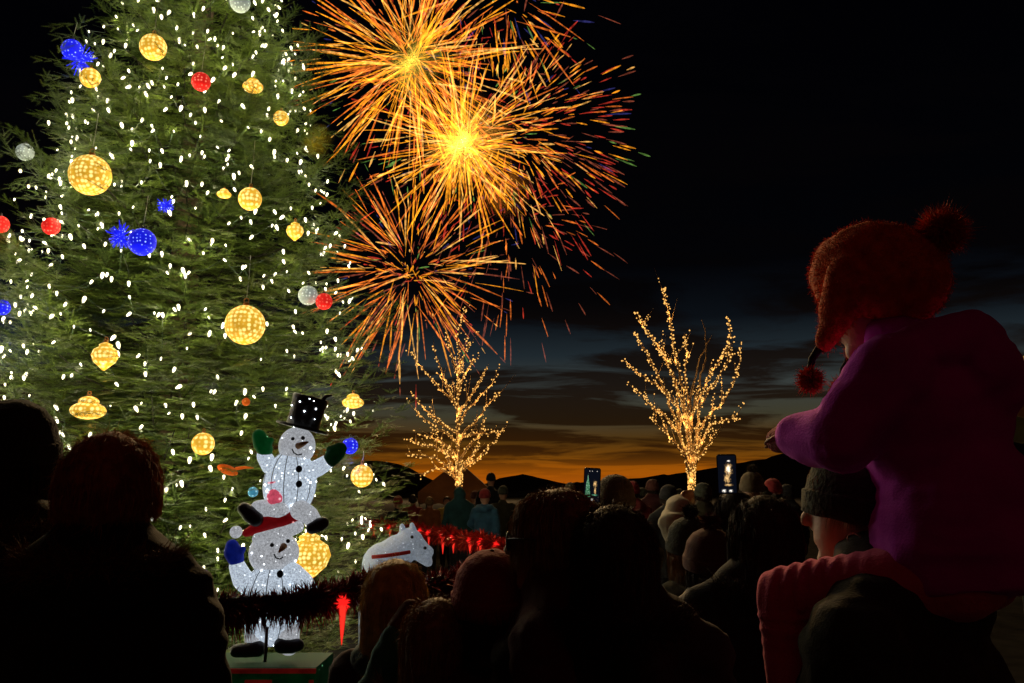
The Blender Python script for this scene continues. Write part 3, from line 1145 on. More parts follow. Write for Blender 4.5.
# -- white animal figure by the far side of the fir
ap = pt(402, 560, 9.0)
an = empty('animal_figure', (ap.x, ap.y, 0))
tag(an, 'white lit plush looking animal figure with red strap behind the blond hair', 'figure')


def a_(px, py, dy=0.0):
    return pt(px, py, 9.0 + dy) - an.location


q = 9.0 / F
b = MB()
b.ell(a_(386, 580), (q * 24, q * 20, q * 28))
b.chain([a_(384, 565), a_(398, 552), a_(411, 541)], [q * 22, q * 17, q * 12], 14)
b.chain([a_(408, 540), a_(418, 548), a_(428, 552)], [q * 12, q * 10, q * 6], 14)
b.chain([a_(422, 556), a_(428, 562)], [q * 7, q * 5], 12)
for x in (372, 400):
    b.cap(a_(x, 600), Vector((a_(x, 600).x, 0.02, q * 12)), q * 13, q * 12)
fused(b, 'body', M['animal'], 0.02, an)
for x, y in ((403, 529), (413, 528)):
    b = MB(); b.cap(a_(x, y + 3, -0.02), a_(x - 1, y - 3, -0.02), q * 4, q * 2.5); fused(b, 'ear', M['animal'], 0.01, an)
for x, y in ((412, 537), (425, 548)):
    b = MB(); b.ell(a_(x, y, -0.13), q * 1.6, None, 10, 8); b.build('eye' if x == 412 else 'nose', M['coal'], an)
b = MB(); b.tube([a_(372, 557, -0.24), a_(384, 556, -0.26), a_(398, 554, -0.22), a_(410, 552, -0.16)], q * 1.8, 8); b.build('strap', M['red_ribbon'], an)

# ------------------------------------------------------------------ fence and tinsel
fn = empty('fence', (-0.9, 8.0, 0))
tag(fn, 'low barrier fence round the fir carrying the tinsel', 'fence')
FA = [pt(120, 606, 5.25), pt(225, 602, 5.3), pt(300, 597, 5.4), pt(372, 586, 5.8), pt(440, 580, 6.6), pt(505, 572, 7.7)]
FB = [pt(530, 549, 10.2), pt(505, 544, 10.8), pt(470, 537, 12.0), pt(435, 531, 13.5), pt(400, 526, 15.0), pt(362, 523, 16.6)]
b = MB(); b.tube([p - fn.location for p in FA + FB], 0.02, 8); b.build('rail', M['steel'], fn)
for p in (FA[0], FA[4], FA[5], FB[0], FB[2], FB[4], FB[5]):
    b = MB(); b.tube([Vector((p.x, p.y, 0)) - fn.location, p - fn.location], 0.014, 8); b.build('post', M['steel'], fn)


def tinsel(pts, radius, n, width, mat, label, seed):
    rg = np.random.default_rng(seed)
    P = np.array([tuple(p) for p in pts])
    c = P.mean(axis=0)
    seg = np.linalg.norm(np.diff(P, axis=0), axis=1)
    cum = np.concatenate([[0], np.cumsum(seg)])
    s = rg.random(n) * cum[-1]
    base = np.stack([np.interp(s, cum, P[:, i]) for i in range(3)], axis=1)
    base[:, 2] -= 0.05 * np.abs(np.sin(s * 2.1))
    tang = P[-1] - P[0]
    tang /= np.linalg.norm(tang)
    d = rg.normal(size=(n, 3))
    d -= 0.7 * (d @ tang)[:, None] * tang[None, :]
    d /= np.linalg.norm(d, axis=1, keepdims=True)
    ln = radius * rg.uniform(0.55, 1.12, n) * (0.8 + 0.3 * np.sin(s * 7) ** 2)
    mid = base + d * (ln * 0.55)[:, None]
    tip = base + d * ln[:, None]
    tip[:, 2] -= ln * 0.15
    o = empty('tinsel_garland', c)
    tag(o, label, 'garland')
    ribbons('tinsel_strands', base - c, mid - c, tip - c, width, mat, o, rg)
    b = MB()
    b.tube([Vector(p) - Vector(c) for p in P], radius * 0.16, 6)
    b.build('core', M['hat_black'], o)
    return o


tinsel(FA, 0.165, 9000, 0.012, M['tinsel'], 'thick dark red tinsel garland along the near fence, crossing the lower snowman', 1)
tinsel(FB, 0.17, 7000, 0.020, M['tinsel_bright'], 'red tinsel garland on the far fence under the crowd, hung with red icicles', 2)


def icicle(p, ln, r, label, seed, group=None):
    o = empty('icicle_light', p)
    tag(o, label, 'icicle light', group)
    b = MB(); b.lathe([(r * 0.2, 0.0), (r, -0.02), (r * 0.75, -ln * 0.4), (r * 0.4, -ln * 0.75), (r * 0.1, -ln)], n=10)
    b.build('icicle', M['icicle'], o)
    rg = np.random.default_rng(seed)
    n = 160
    d = rg.normal(size=(n, 3))
    d /= np.linalg.norm(d, axis=1, keepdims=True)
    L = r * 2.4 * rg.uniform(0.5, 1, n)
    z = np.zeros((n, 3))
    ribbons('tuft', z, d * (L * 0.5)[:, None], d * L[:, None], r * 0.5, M['icicle_tuft'], o, rg)


icicle(pt(343, 603, 5.5), 0.25, 0.026, 'red icicle light with a bright tuft on the near dark garland', 5)
IG = 'red icicle lights on the far garland'
for i, (px, ln) in enumerate(((374, .2), (390, .18), (420, .30), (429, .24), (443, .34), (453.5, .28), (470, .22), (481, .30), (497, .36))):
    tt = np.interp(px, [362, 400, 435, 470, 505, 530], [16.6, 15.0, 13.5, 12.0, 10.8, 10.2])
    yy = np.interp(px, [362, 400, 435, 470, 505, 530], [523, 526, 531, 537, 544, 549])
    icicle(pt(px, yy + 3.0, tt - 0.2), ln * 0.8, 0.030, 'red icicle light hanging under the far red tinsel garland', 20 + i, IG)

# ------------------------------------------------------------------ bare trees wound with amber lights
mb = MB(); mb.ell((0, 0, 0), 1.0, None, 8, 6)
wb_me = mb.mesh('bulb'); wb_me.materials.append(M['warm_bulb'])
wb_me.polygons.foreach_set('use_smooth', [True] * len(wb_me.polygons))


AMB = bpy.data.lights.new('amber_light', 'POINT')
AMB.energy = 1.7
AMB.color = (1.0, 0.50, 0.12)
AMB.shadow_soft_size = 0.03


def lit_tree(base_px, Y, limbs, bare, tree_label, string_label, seed, dens, twig_n):
    rg = random.Random(seed)
    bp = pt(base_px[0], base_px[1], Y)
    t = empty('bare_tree', (bp.x, Y, 0))
    tag(t, tree_label, 'tree', 'bare trees wound with amber lights')
    org = Vector((bp.x, Y, 0))
    tk = MB()
    tk.tube([(0, 0, -0.1), (0.02, 0, 0.6), (-0.01, 0, 1.2), Vector((bp.x, Y, bp.z)) - org], [0.14, 0.11, 0.095, 0.085], 10)
    tk.build('trunk', M['limb'], t)
    br = MB()
    lights = []
    for li, pth in enumerate(limbs):
        # the limb spreads towards or away from the camera as much as it spreads sideways
        side = rg.uniform(-1, 1)
        pts = []
        for i, (x, y) in enumerate(pth):
            out = abs(x - base_px[0]) + 6
            rise = max(0, base_px[1] - y)
            pts.append(pt(x, y, Y + side * (0.35 * out + 0.12 * rise) * Y / F * (i / (len(pth) - 1) if len(pth) > 1 else 0)) - org)
        # smooth it
        fine = []
        for i in range(len(pts) - 1):
            p0 = pts[max(0, i - 1)]; p1 = pts[i]; p2 = pts[i + 1]; p3 = pts[min(len(pts) - 1, i + 2)]
            for u in np.linspace(0, 1, 7)[:-1]:
                fine.append(0.5 * ((2 * p1) + (p2 - p0) * u + (2 * p0 - 5 * p1 + 4 * p2 - p3) * u * u + (3 * p1 - p0 - 3 * p2 + p3) * u ** 3))
        fine.append(pts[-1])
        fine = [f + Vector((rg.gauss(0, 0.02), rg.gauss(0, 0.02), rg.gauss(0, 0.02))) for f in fine]
        nf = len(fine)
        br.tube(fine, [0.040 * (1 - i / nf) + 0.008 for i in range(nf)], 6)
        if li in bare:
            continue
        ln = sum((fine[i + 1] - fine[i]).length for i in range(nf - 1))
        k = int(ln * dens)
        for j in range(k):
            s = (j + rg.random()) / k * (nf - 1)
            i = min(nf - 2, int(s))
            p = fine[i].lerp(fine[i + 1], s - i)
            off = Vector((rg.gauss(0, 1), rg.gauss(0, 1), rg.gauss(0, 1))).normalized() * rg.uniform(0.03, 0.075)
            lights.append((p + off, 1.0))
        # side twigs
        for j in range(twig_n):
            s = rg.uniform(0.3, 0.97) * (nf - 1)
            i = min(nf - 2, int(s))
            p = fine[i].lerp(fine[i + 1], s - i)
            ax = (fine[i + 1] - fine[i]).normalized()
            d = (ax * 0.8 + Vector((rg.uniform(-.8, .8), rg.uniform(-.8, .8), rg.uniform(0.1, 0.9)))).normalized()
            tl = rg.uniform(0.25, 0.75)
            q1 = p + d * tl * 0.5 + Vector((0, 0, 0.02)); q2 = p + d * tl + Vector((0, 0, 0.08))
            br.tube([p, q1, q2], [0.013, 0.009, 0.004], 5)
            if rg.random() < 0.6:
                for w in range(int(tl * dens * 0.62)):
                    u = rg.random()
                    lights.append((p.lerp(q2, u) + Vector((rg.gauss(0, .03), rg.gauss(0, .03), rg.gauss(0, .03))), 0.85))
    # trunk winding
    for j in range(int(4.5 * dens)):
        u = rg.random()
        a = rg.uniform(0, 6.28)
        lights.append((Vector((0, 0, bp.z + u * 0.75)) + Vector((0.10 * math.cos(a), 0.10 * math.sin(a), 0)), 1.0))
    br.build('branches', M['limb'], t)
    s = empty('string_lights', org)
    tag(s, string_label, 'string lights', 'amber light strings on the bare trees')
    lights.sort(key=lambda l: l[0].y)
    sizes = [(p, 0.0215 * sc * rg.choice((0.75, 0.9, 1.0, 1.25))) for p, sc in lights]
    sizes.sort(key=lambda l: -l[1])
    for p, r in sizes[:100]:
        o = bpy.data.objects.new('bulb', wb_me)
        o.location = p
        o.scale = (r, r, r)
        link(o, s)
    rest = MB()
    for p, r in sizes[100:]:
        rest.ell(p, r, None, 6, 5)
    ro = rest.build('bulbs', M['warm_bulb'], s)
    ro['kind'] = 'stuff'
    # the light the bulbs throw on the limbs they are wound on
    for p, _ in rg.sample(lights, 60):
        lo = bpy.data.objects.new('bulb_light', AMB)
        lo.location = p + Vector((0, -0.06, -0.03))
        link(lo, s)
    return len(lights)


R_limbs = [
    [(692, 492), (690, 455), (684, 398), (675, 357), (672, 331), (667, 307), (664, 287)],
    [(692, 490), (688, 450), (687, 398), (686, 361), (684, 337)],
    [(692, 486), (690, 450), (682, 405), (670, 371), (657, 344), (645, 329), (636, 313)],
    [(692, 484), (689, 445), (681, 415), (664, 391), (640, 374), (624, 361)],
    [(692, 482), (684, 445), (667, 418), (650, 405), (633, 388)],
    [(691, 478), (684, 455), (667, 435), (650, 418)],
    [(691, 480), (676, 420), (660, 381), (647, 354), (635, 332)],
    [(692, 488), (689, 428), (696, 405), (706, 384), (718, 364), (729, 344), (729, 317)],
    [(692, 486), (694, 445), (707, 418), (724, 401), (738, 371), (741, 344)],
    [(692, 484), (696, 458), (707, 431), (721, 421), (738, 420)],
    [(692, 486), (694, 465), (706, 448), (716, 431)],
    [(692, 470), (692, 420), (700, 380), (706, 349), (702, 320)],
    [(692, 470), (690, 410), (696, 370), (712, 335)],
    [(692, 484), (680, 430), (676, 390), (668, 360), (660, 352)],
    [(692, 488), (697, 440), (701, 405), (716, 380), (733, 352)],
]
lit_tree((692, 492), 24.0, R_limbs, (11, 12), 'bare vase shaped tree with amber lights behind the raised phone',
         'amber light string wound on the vase shaped bare tree near the phones', 3, 21.0, 6)
L_limbs = [
    [(459, 486), (458, 440), (458, 400), (459, 365), (459, 332), (465, 308)],
    [(458, 480), (448, 466), (429, 457), (407, 455)],
    [(459, 472), (457, 460), (440, 449), (424, 446), (411, 441)],
    [(459, 482), (450, 474), (437, 468), (421, 477)],
    [(459, 440), (455, 432), (437, 421), (426, 410), (409, 393)],
    [(459, 448), (450, 436), (432, 425), (416, 412)],
    [(458, 412), (457, 407), (443, 391), (426, 374), (411, 352)],
    [(458, 410), (455, 402), (443, 376), (432, 346)],
    [(458, 388), (458, 379), (451, 352), (446, 332)],
    [(459, 375), (461, 366), (469, 341)],
    [(459, 395), (460, 385), (468, 371), (479, 354)],
    [(459, 418), (461, 410), (471, 396), (479, 382), (487, 368)],
    [(459, 440), (465, 432), (479, 418), (487, 405), (501, 393)],
    [(459, 442), (468, 435), (485, 434), (504, 431)],
    [(459, 474), (468, 466), (482, 455), (494, 441)],
    [(459, 428), (466, 412), (482, 395), (494, 380)],
    [(459, 460), (467, 448), (478, 436), (484, 420)],
    [(459, 462), (452, 450), (436, 440), (420, 436)],
    [(459, 478), (466, 462), (474, 452), (477, 442)],
    [(459, 478), (451, 464), (444, 452), (441, 438)],
]
lit_tree((459, 486), 25.0, L_limbs, (), 'bare pyramid shaped tree with amber lights under the fireworks',
         'amber light string wound on the pyramid shaped bare tree', 8, 20.0, 4)

# ------------------------------------------------------------------ tents
def tent(name, c, half, eave, peak, mat, label, walls=False):
    o = empty(name, (c[0], c[1], 0))
    tag(o, label, 'tent')
    b = MB()
    vs = [(-half, -half, eave), (half, -half, eave), (half, half, eave), (-half, half, eave), (0, 0, peak)]
    n = 14
    for k in range(4):
        p, q_ = Vector(vs[k]), Vector(vs[(k + 1) % 4])
        for i in range(n):
            a0 = p.lerp(q_, i / n); a1 = p.lerp(q_, (i + 1) / n)
            sag0 = Vector((0, 0, -0.06 * math.sin(PI * i / n))); sag1 = Vector((0, 0, -0.06 * math.sin(PI * (i + 1) / n)))
            b.add([a0 + sag0, a1 + sag1, Vector(vs[4])], [(0, 1, 2)])
            d0 = Vector((0, 0, -0.30 - 0.05 * (i % 2))); d1 = Vector((0, 0, -0.30 - 0.05 * ((i + 1) % 2)))
            b.add([a0 + sag0, a1 + sag1, a1 + sag1 + d1, a0 + sag0 + d0], [(0, 1, 2, 3)])
    co = b.build('canopy', mat, o, False)
    so = co.modifiers.new('thickness', 'SOLIDIFY'); so.thickness = 0.012
    for x in (-1, 1):
        for y in (-1, 1):
            b = MB(); b.tube([(x * (half - 0.04), y * (half - 0.04), 0), (x * (half - 0.04), y * (half - 0.04), eave + 0.02)], 0.025, 8); b.build('leg', M['steel'], o)


tp = pt(1003, 395, 7.0)
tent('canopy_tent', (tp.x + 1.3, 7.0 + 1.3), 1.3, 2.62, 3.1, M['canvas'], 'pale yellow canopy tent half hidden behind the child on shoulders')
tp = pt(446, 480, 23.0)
tent('canopy_tent', (tp.x, 28.0), 1.15, 1.75, 2.75, M['canvas_tan'], 'dim tan pointed tent behind the pyramid shaped bare tree')

# ------------------------------------------------------------------ fireworks
ORANGE = ember('orange embers', [(0.0, (0.34, 0.070, 0.008)), (0.45, (0.86, 0.36, 0.065)), (0.8, (1.0, 0.60, 0.20)), (1.0, (1.0, 0.86, 0.52))], 1.1)
GOLD = ember('gold embers', [(0.0, (0.48, 0.16, 0.006)), (0.45, (0.95, 0.52, 0.05)), (0.8, (1.0, 0.78, 0.18)), (1.0, (1.0, 0.92, 0.58))], 1.0)
REDE = ember('red sparks', [(0.0, (0.30, 0.02, 0.01)), (0.5, (0.85, 0.05, 0.03)), (1.0, (1.0, 0.16, 0.09))], 0.8)
BLUE = ember('violet sparks', [(0.0, (0.02, 0.02, 0.10)), (0.5, (0.07, 0.06, 0.30)), (1.0, (0.16, 0.13, 0.55))], 0.6)
GREEN = ember('green white sparks', [(0.0, (0.10, 0.22, 0.04)), (0.5, (0.50, 0.62, 0.20)), (1.0, (0.80, 0.95, 0.55))], 0.5)
PINK = ember('salmon sparks', [(0.0, (0.14, 0.03, 0.015)), (0.5, (0.45, 0.13, 0.06)), (1.0, (0.80, 0.32, 0.16))], 0.8)
PALE = ember('pale gold embers', [(0.0, (0.50, 0.24, 0.05)), (0.45, (0.90, 0.60, 0.20)), (0.8, (1.0, 0.82, 0.42)), (1.0, (1.0, 0.95, 0.72))], 0.95)
FWY = 220.0


def trail(path, width, heat, sides=5):
    n = len(path)
    mbt = MB()
    rad = []
    for i in range(n):
        u = i / (n - 1)
        rad.append(width * (0.12 + 0.88 * math.sin(PI * (0.04 + 0.90 * u) ** 1.25)))
    mbt.tube(path, rad, sides, True)
    h = [heat(i / (n - 1)) for i in range(n) for _ in range(sides)]
    return mbt, h


fade_out = lambda u: 0.95 - 0.55 * u
hot_mid = lambda u: 0.50 + 0.5 * math.sin(PI * min(1, u * 1.1))
short_h = lambda u: 0.55 + 0.45 * math.sin(PI * u)


def burst(cpx, cpy, label, plan, seed, Y=FWY, jitter=7.0, group='bursts of fireworks'):
    """plan: list of (count, r0, r1, spread, len_range, width, materials, gravity, heat)"""
    rg = random.Random(seed)
    c = pt(cpx, cpy, Y)
    sc = c.y / F * (Vector((c.x, c.y, c.z - CAMZ)).length / c.y)       # metres for one picture point at that distance
    o = empty('firework_burst', c)
    tag(o, label, 'firework', group)
    made = []
    for (count, r_in, r_out, ln, width, mats, grav, heat, bias) in plan:
        for i in range(count):
            while True:
                d = Vector((rg.gauss(0, 1), rg.gauss(0, 1), rg.gauss(0, 1)))
                if d.length > 0.01:
                    d.normalize()
                    if bias is None or d.dot(Vector(bias).normalized()) > rg.uniform(-1, 0.6):
                        break
            a = rg.uniform(*r_in) * sc
            if r_out is not None:
                e = rg.uniform(*r_out) * sc
            else:
                e = a + rg.uniform(*ln) * sc
            if e <= a:
                continue
            mt = rg.choice(mats)
            jit = Vector((rg.gauss(0, 1), rg.gauss(0, 1), rg.gauss(0, 1))) * jitter * sc
            n = 7
            path = []
            for k in range(n):
                r = a + (e - a) * k / (n - 1)
                q = r / (100 * sc)
                path.append(jit + d * r + Vector((0, 0, -grav * sc * q * q)))
            hh = rg.uniform(0.75, 1.1)
            if r_out is not None and rg.random() < 0.5:
                tl = rg.uniform(5, 13) * sc
                tip = []
                for k in range(4):
                    r = e + rg.uniform(0, 1) * 0 + tl * (0.25 + 0.75 * k / 3)
                    q = r / (100 * sc)
                    tip.append(jit + d * r + Vector((0, 0, -grav * sc * q * q)))
                made.append((tl, tip, width * 0.8 * sc * rg.uniform(0.6, 1.1), rg.choice([REDE, PINK, PALE, REDE, GREEN, BLUE, PINK]), short_h))
            made.append((e - a, path, width * sc * rg.uniform(0.55, 1.25), mt, lambda u, hh=hh: min(1, hh * heat(u))))
    made.sort(key=lambda m: -m[0] * m[2])
    rest = {}
    for i, (L, path, w, mt, ht) in enumerate(made):
        t, h = trail(path, w, ht)
        if i < 99:
            me = t.mesh('spark_trail')
            at = me.attributes.new('heat', 'FLOAT', 'POINT')
            at.data.foreach_set('value', h)
            me.materials.append(mt)
            link(bpy.data.objects.new('spark_trail', me), o)
        else:
            rest.setdefault(mt.name, (MB(), [], mt))
            rest[mt.name][0].add(t.v, t.f)
            rest[mt.name][1].extend(h)
    # the smaller sparks are one part
    if rest:
        allv, allf, allh, mats, mi = [], [], [], [], []
        for nm, (m_, h, mt) in rest.items():
            k = len(allv)
            allv += m_.v
            allf += [tuple(i + k for i in f) for f in m_.f]
            allh += h
            mi += [len(mats)] * len(m_.f)
            mats.append(mt)
        me = bpy.data.meshes.new('sparks')
        me.from_pydata(allv, [], allf)
        at = me.attributes.new('heat', 'FLOAT', 'POINT')
        at.data.foreach_set('value', allh)
        for mt in mats:
            me.materials.append(mt)
        me.polygons.foreach_set('material_index', mi)
        so = link(bpy.data.objects.new('sparks', me), o)
        so['kind'] = 'stuff'
    return o





# upper orange burst
burst(412, 62, 'upper orange burst with long feathery trails', [
    (300, (10, 62), (55, 122), None, 0.85, [ORANGE, GOLD, ORANGE, GOLD, PALE], 6, fade_out, None),
    (110, (60, 116), None, (8, 22), 0.85, [ORANGE, GOLD, PINK, REDE, PALE], 6, short_h, None),
    (40, (4, 20), (40, 80), None, 1.3, [GOLD, ORANGE], 4, fade_out, None)], 1)
# bright gold burst in the middle
burst(463, 143, 'dense golden yellow burst with a bright middle', [
    (280, (5, 62), (40, 108), None, 0.82, [GOLD, PALE, ORANGE, GOLD], 5, fade_out, None),
    (130, (2, 14), (14, 55), None, 1.25, [GOLD, GOLD, ORANGE], 3, lambda u: 1.0 - 0.4 * u, None),
    (110, (40, 105), None, (7, 20), 0.9, [GOLD, ORANGE, PALE, REDE, PINK, GREEN], 5, short_h, None)], 2, FWY * 0.97)
# low burst with straight spokes
burst(411, 272, 'lower orange burst of straight spokes around a small white heart', [
    (270, (20, 74), (50, 116), None, 0.84, [ORANGE, ORANGE, GOLD, PALE, PINK], 7, hot_mid, None),
    (40, (12, 40), None, (8, 24), 0.8, [ORANGE, PINK, GOLD], 7, short_h, None),
    (40, (30, 100), None, (8, 22), 0.8, [REDE, BLUE, REDE, GREEN], 7, short_h, None),
    (10, (0, 1), (3, 10), None, 0.9, [GOLD], 3, lambda u: 1.0, None)], 3, FWY * 0.92)
# wide shell of short coloured strokes on the right
burst(505, 130, 'wide shell of short red, green and violet strokes', [
    (320, (40, 122), None, (8, 24), 0.72, [ORANGE, PALE, PINK, REDE, GOLD, REDE, PINK], 9, short_h, (0.9, 0, 0.05)),
    (130, (86, 132), None, (8, 24), 0.74, [PALE, PINK, REDE, BLUE, GREEN, PINK, ORANGE, REDE], 10, short_h, (0.95, 0, 0.25)),
    (70, (30, 100), None, (10, 26), 0.9, [ORANGE, GOLD], 8, short_h, (0.6, 0, -0.1))], 4, FWY * 1.06)
# red burst falling to the lower right
burst(510, 222, 'sparse fading burst of crackling red sparks falling low', [
    (110, (40, 100), None, (7, 20), 0.66, [ORANGE, PINK, REDE, PINK], 26, short_h, (0.9, 0, -0.25)),
    (16, (70, 105), None, (10, 26), 0.66, [PINK, PINK, ORANGE], 40, short_h, (0.7, 0, -0.6))], 5, FWY * 1.1)
# burst over the top of the frame
burst(500, -6, 'high burst of slanting gold, green and violet strokes', [
    (100, (30, 92), None, (10, 26), 0.85, [PALE, PINK, GOLD, GREEN, BLUE, REDE, GOLD], 6, short_h, (0.5, 0, -0.5)),
    (60, (20, 80), (40, 110), None, 0.8, [ORANGE, ORANGE, GOLD], 6, fade_out, (-0.1, 0, -0.8))], 6, FWY * 1.04)


def flash(px, py, Y, watts, col, radius):
    """the light the burst itself throws"""
    l = bpy.data.lights.new('firework_flash', 'POINT')
    l.energy = watts
    l.color = col
    l.shadow_soft_size = radius
    o = bpy.data.objects.new('firework_flash', l)
    o.location = pt(px, py, Y)
    COL.objects.link(o)


flash(463, 143, FWY * 0.97, 5.0e5, (1.0, 0.66, 0.32), 1.2)
flash(412, 62, FWY, 3.0e5, (1.0, 0.60, 0.20), 1.2)
flash(414, 272, FWY * 0.92, 1.2e5, (1.0, 0.62, 0.28), 0.8)


def smoke(px, py, Y, rpx, density, label, col=(1, 0.9, 0.7)):
    c = pt(px, py, Y)
    r = rpx * Y / F * 1.05
    b = MB()
    b.ell((0, 0, 0), (r, r * 0.8, r), None, 24, 16)
    m, nt, out = new_mat('firework smoke')
    tc = N(nt, 'ShaderNodeTexCoord')
    nz = N(nt, 'ShaderNodeTexNoise', i_Scale=0.16, i_Detail=4.0, i_Roughness=0.6)
    nt.links.new(tc.outputs['Object'], nz.inputs['Vector'])
    mr = N(nt, 'ShaderNodeMapRange')
    mr.inputs['From Min'].default_value = 0.47
    mr.inputs['From Max'].default_value = 0.72
    mr.inputs['To Max'].default_value = density
    nt.links.new(nz.outputs['Fac'], mr.inputs['Value'])
    ln = N(nt, 'ShaderNodeVectorMath', operation='LENGTH')
    nt.links.new(tc.outputs['Object'], ln.inputs[0])
    fo = N(nt, 'ShaderNodeMapRange', interpolation_type='SMOOTHSTEP')
    fo.inputs['From Min'].default_value = r * 0.15
    fo.inputs['From Max'].default_value = r * 0.78
    fo.inputs['To Min'].default_value = 1.0
    fo.inputs['To Max'].default_value = 0.0
    nt.links.new(ln.outputs['Value'], fo.inputs['Value'])
    mm = N(nt, 'ShaderNodeMath', operation='MULTIPLY')
    nt.links.new(mr.outputs[0], mm.inputs[0])
    nt.links.new(fo.outputs[0], mm.inputs[1])
    v = N(nt, 'ShaderNodeVolumePrincipled')
    v.inputs['Color'].default_value = c4(col)
    nt.links.new(mm.outputs[0], v.inputs['Density'])
    nt.links.new(v.outputs[0], out.inputs['Volume'])
    o = b.build('smoke', m, None, True, c)
    tag(o, label, 'smoke', None, 'stuff')


smoke(463, 140, FWY * 0.97, 78, 0.0024, 'glowing golden smoke round the bright middle burst', (1.0, 0.62, 0.14))
smoke(412, 60, FWY, 66, 0.0019, 'yellow smoke in the heart of the upper burst', (0.85, 0.9, 0.25))

smoke(316, 140, FWY, 26, 0.05, 'small yellow green smoke puff at the fir\'s right edge', (0.75, 0.8, 0.08))
smoke(505, 190, FWY, 40, 0.006, 'faint orange smoke below the bright middle burst', (1.0, 0.45, 0.08))

#PEOPLE
# ------------------------------------------------------------------ people
CLOTH = {}


def cm_(name, col, var=0.3, **k):
    if name not in CLOTH:
        CLOTH[name] = cloth(name, col, var, **k)
    return CLOTH[name]


def hand(mb, w, d, n, side, k=1.0, curl=0.6):
    """palm, four fingers of unequal length bent at the knuckles, and a thumb from the side of the palm"""
    d = d.normalized()
    n = (n - d * n.dot(d)).normalized()
    s = d.cross(n) * side
    mb.cap(w, w + d * 0.03 * k, 0.026 * k, 0.028 * k)
    for i, (o, ln) in enumerate(((-0.030, 0.070), (-0.010, 0.080), (0.010, 0.076), (0.029, 0.060))):
        k0 = w + d * (0.085 - 0.006 * abs(i - 1)) * k + s * o * k
        mb.cap(w + d * 0.03 * k + s * o * 0.8 * k, k0, 0.014 * k, 0.0115 * k, 8)
        dd = d
        p = k0
        for j, f in enumerate((0.45, 0.32, 0.23)):
            dd = (dd * math.cos(curl) + n * math.sin(curl)).normalized()
            q = p + dd * ln * f * k
            mb.cap(p, q, (0.0105 - 0.001 * j) * k, (0.0095 - 0.001 * j) * k, 8)
            p = q
    t0 = w + d * 0.028 * k - s * 0.026 * k
    t1 = t0 + (d * 0.6 - s * 0.75 + n * 0.25).normalized() * 0.042 * k
    t2 = t1 + (d * 0.9 - s * 0.15 + n * 0.45).normalized() * 0.034 * k
    mb.chain([t0, t1, t2], [0.015 * k, 0.0115 * k, 0.0095 * k], 8)


def head_shapes(mb, c, k, tilt=0.0):
    R = Matrix.Rotation(tilt, 3, 'X')

    def P(x, y, z):
        return c + R @ Vector((x * k, y * k, z * k))
    mb.ell(P(0, -0.008, 0.022), (0.076 * k, 0.094 * k, 0.093 * k), R, 20, 14)
    mb.ell(P(0, 0.018, -0.035), (0.060 * k, 0.070 * k, 0.080 * k), R, 18, 12)
    mb.ell(P(0, 0.062, -0.093), 0.025 * k, None, 12, 8)
    mb.cap(P(0, 0.086, 0.018), P(0, 0.104, -0.020), 0.010 * k, 0.0145 * k, 8)
    mb.ell(P(0, 0.082, -0.056), (0.022 * k, 0.012 * k, 0.010 * k), None, 12, 8)
    mb.cap(P(-0.035, 0.078, 0.032), P(0.035, 0.078, 0.032), 0.012 * k, 0.012 * k, 8)
    for s in (-1, 1):
        mb.ell(P(s * 0.075, -0.010, -0.008), (0.010 * k, 0.019 * k, 0.031 * k), R, 10, 8)
    return P


def strands(name, parent, c, r, k, mat, length, n, width, seed, face_gap=True, fall=1.0):
    """hair growing from a skull of radii r, lying along it and then falling"""
    rg = np.random.default_rng(seed)
    c = np.array(c)
    r = np.array(r)
    az = rg.uniform(0, 2 * PI, n)
    po = np.arccos(rg.uniform(-0.15, 1.0, n))
    if face_gap:
        keep = ~((np.sin(az) > 0.35) & (po > 0.75))
        az, po = az[keep], po[keep]
        n = len(az)
    dirv = lambda a, p: np.stack([np.sin(p) * np.cos(a), np.sin(p) * np.sin(a), np.cos(p)], axis=1)
    root = c + dirv(az, po) * r
    p2 = np.minimum(po + rg.uniform(0.35, 0.7, n), 1.75)
    az2 = az + rg.normal(scale=0.10, size=n)
    lift = 1.05 + np.abs(rg.normal(scale=0.035, size=n)) + (rg.random(n) < 0.12) * rg.uniform(0, 0.12, n)
    mid = c + dirv(az2, p2) * r * lift[:, None]
    p3 = np.minimum(p2 + 0.5, 1.9)
    tip = c + dirv(az2 + rg.normal(scale=0.12, size=n), p3) * r * (lift + 0.05)[:, None]
    tip[:, 2] -= length * rg.uniform(0.4, 1.0, n) * fall
    return ribbons(name, root, mid, tip, width, mat, parent, rg)


def fuzz(name, parent, me_obj, n, length, width, mat, seed, droop=0.3):
    """short loose fibres standing on a surface"""
    rg = np.random.default_rng(seed)
    me = me_obj.data
    nv = len(me.vertices)
    co = np.empty(nv * 3, dtype=np.float32)
    me.vertices.foreach_get('co', co)
    no = np.empty(nv * 3, dtype=np.float32)
    me.vertex_normals.foreach_get('vector', no)
    co = co.reshape(-1, 3)
    no = no.reshape(-1, 3)
    i = rg.integers(0, nv, n)
    j = rg.normal(scale=0.003, size=(n, 3))
    root = co[i] + j - no[i] * 0.003
    d = no[i] + rg.normal(scale=0.45, size=(n, 3))
    d[:, 2] -= droop
    d /= np.linalg.norm(d, axis=1, keepdims=True)
    L = length * rg.uniform(0.4, 1.1, n)[:, None]
    mid = root + d * L * 0.55
    d2 = d + rg.normal(scale=0.4, size=(n, 3))
    d2[:, 2] -= droop
    return ribbons(name, root, mid, mid + d2 * L * 0.5, width, mat, parent, rg)


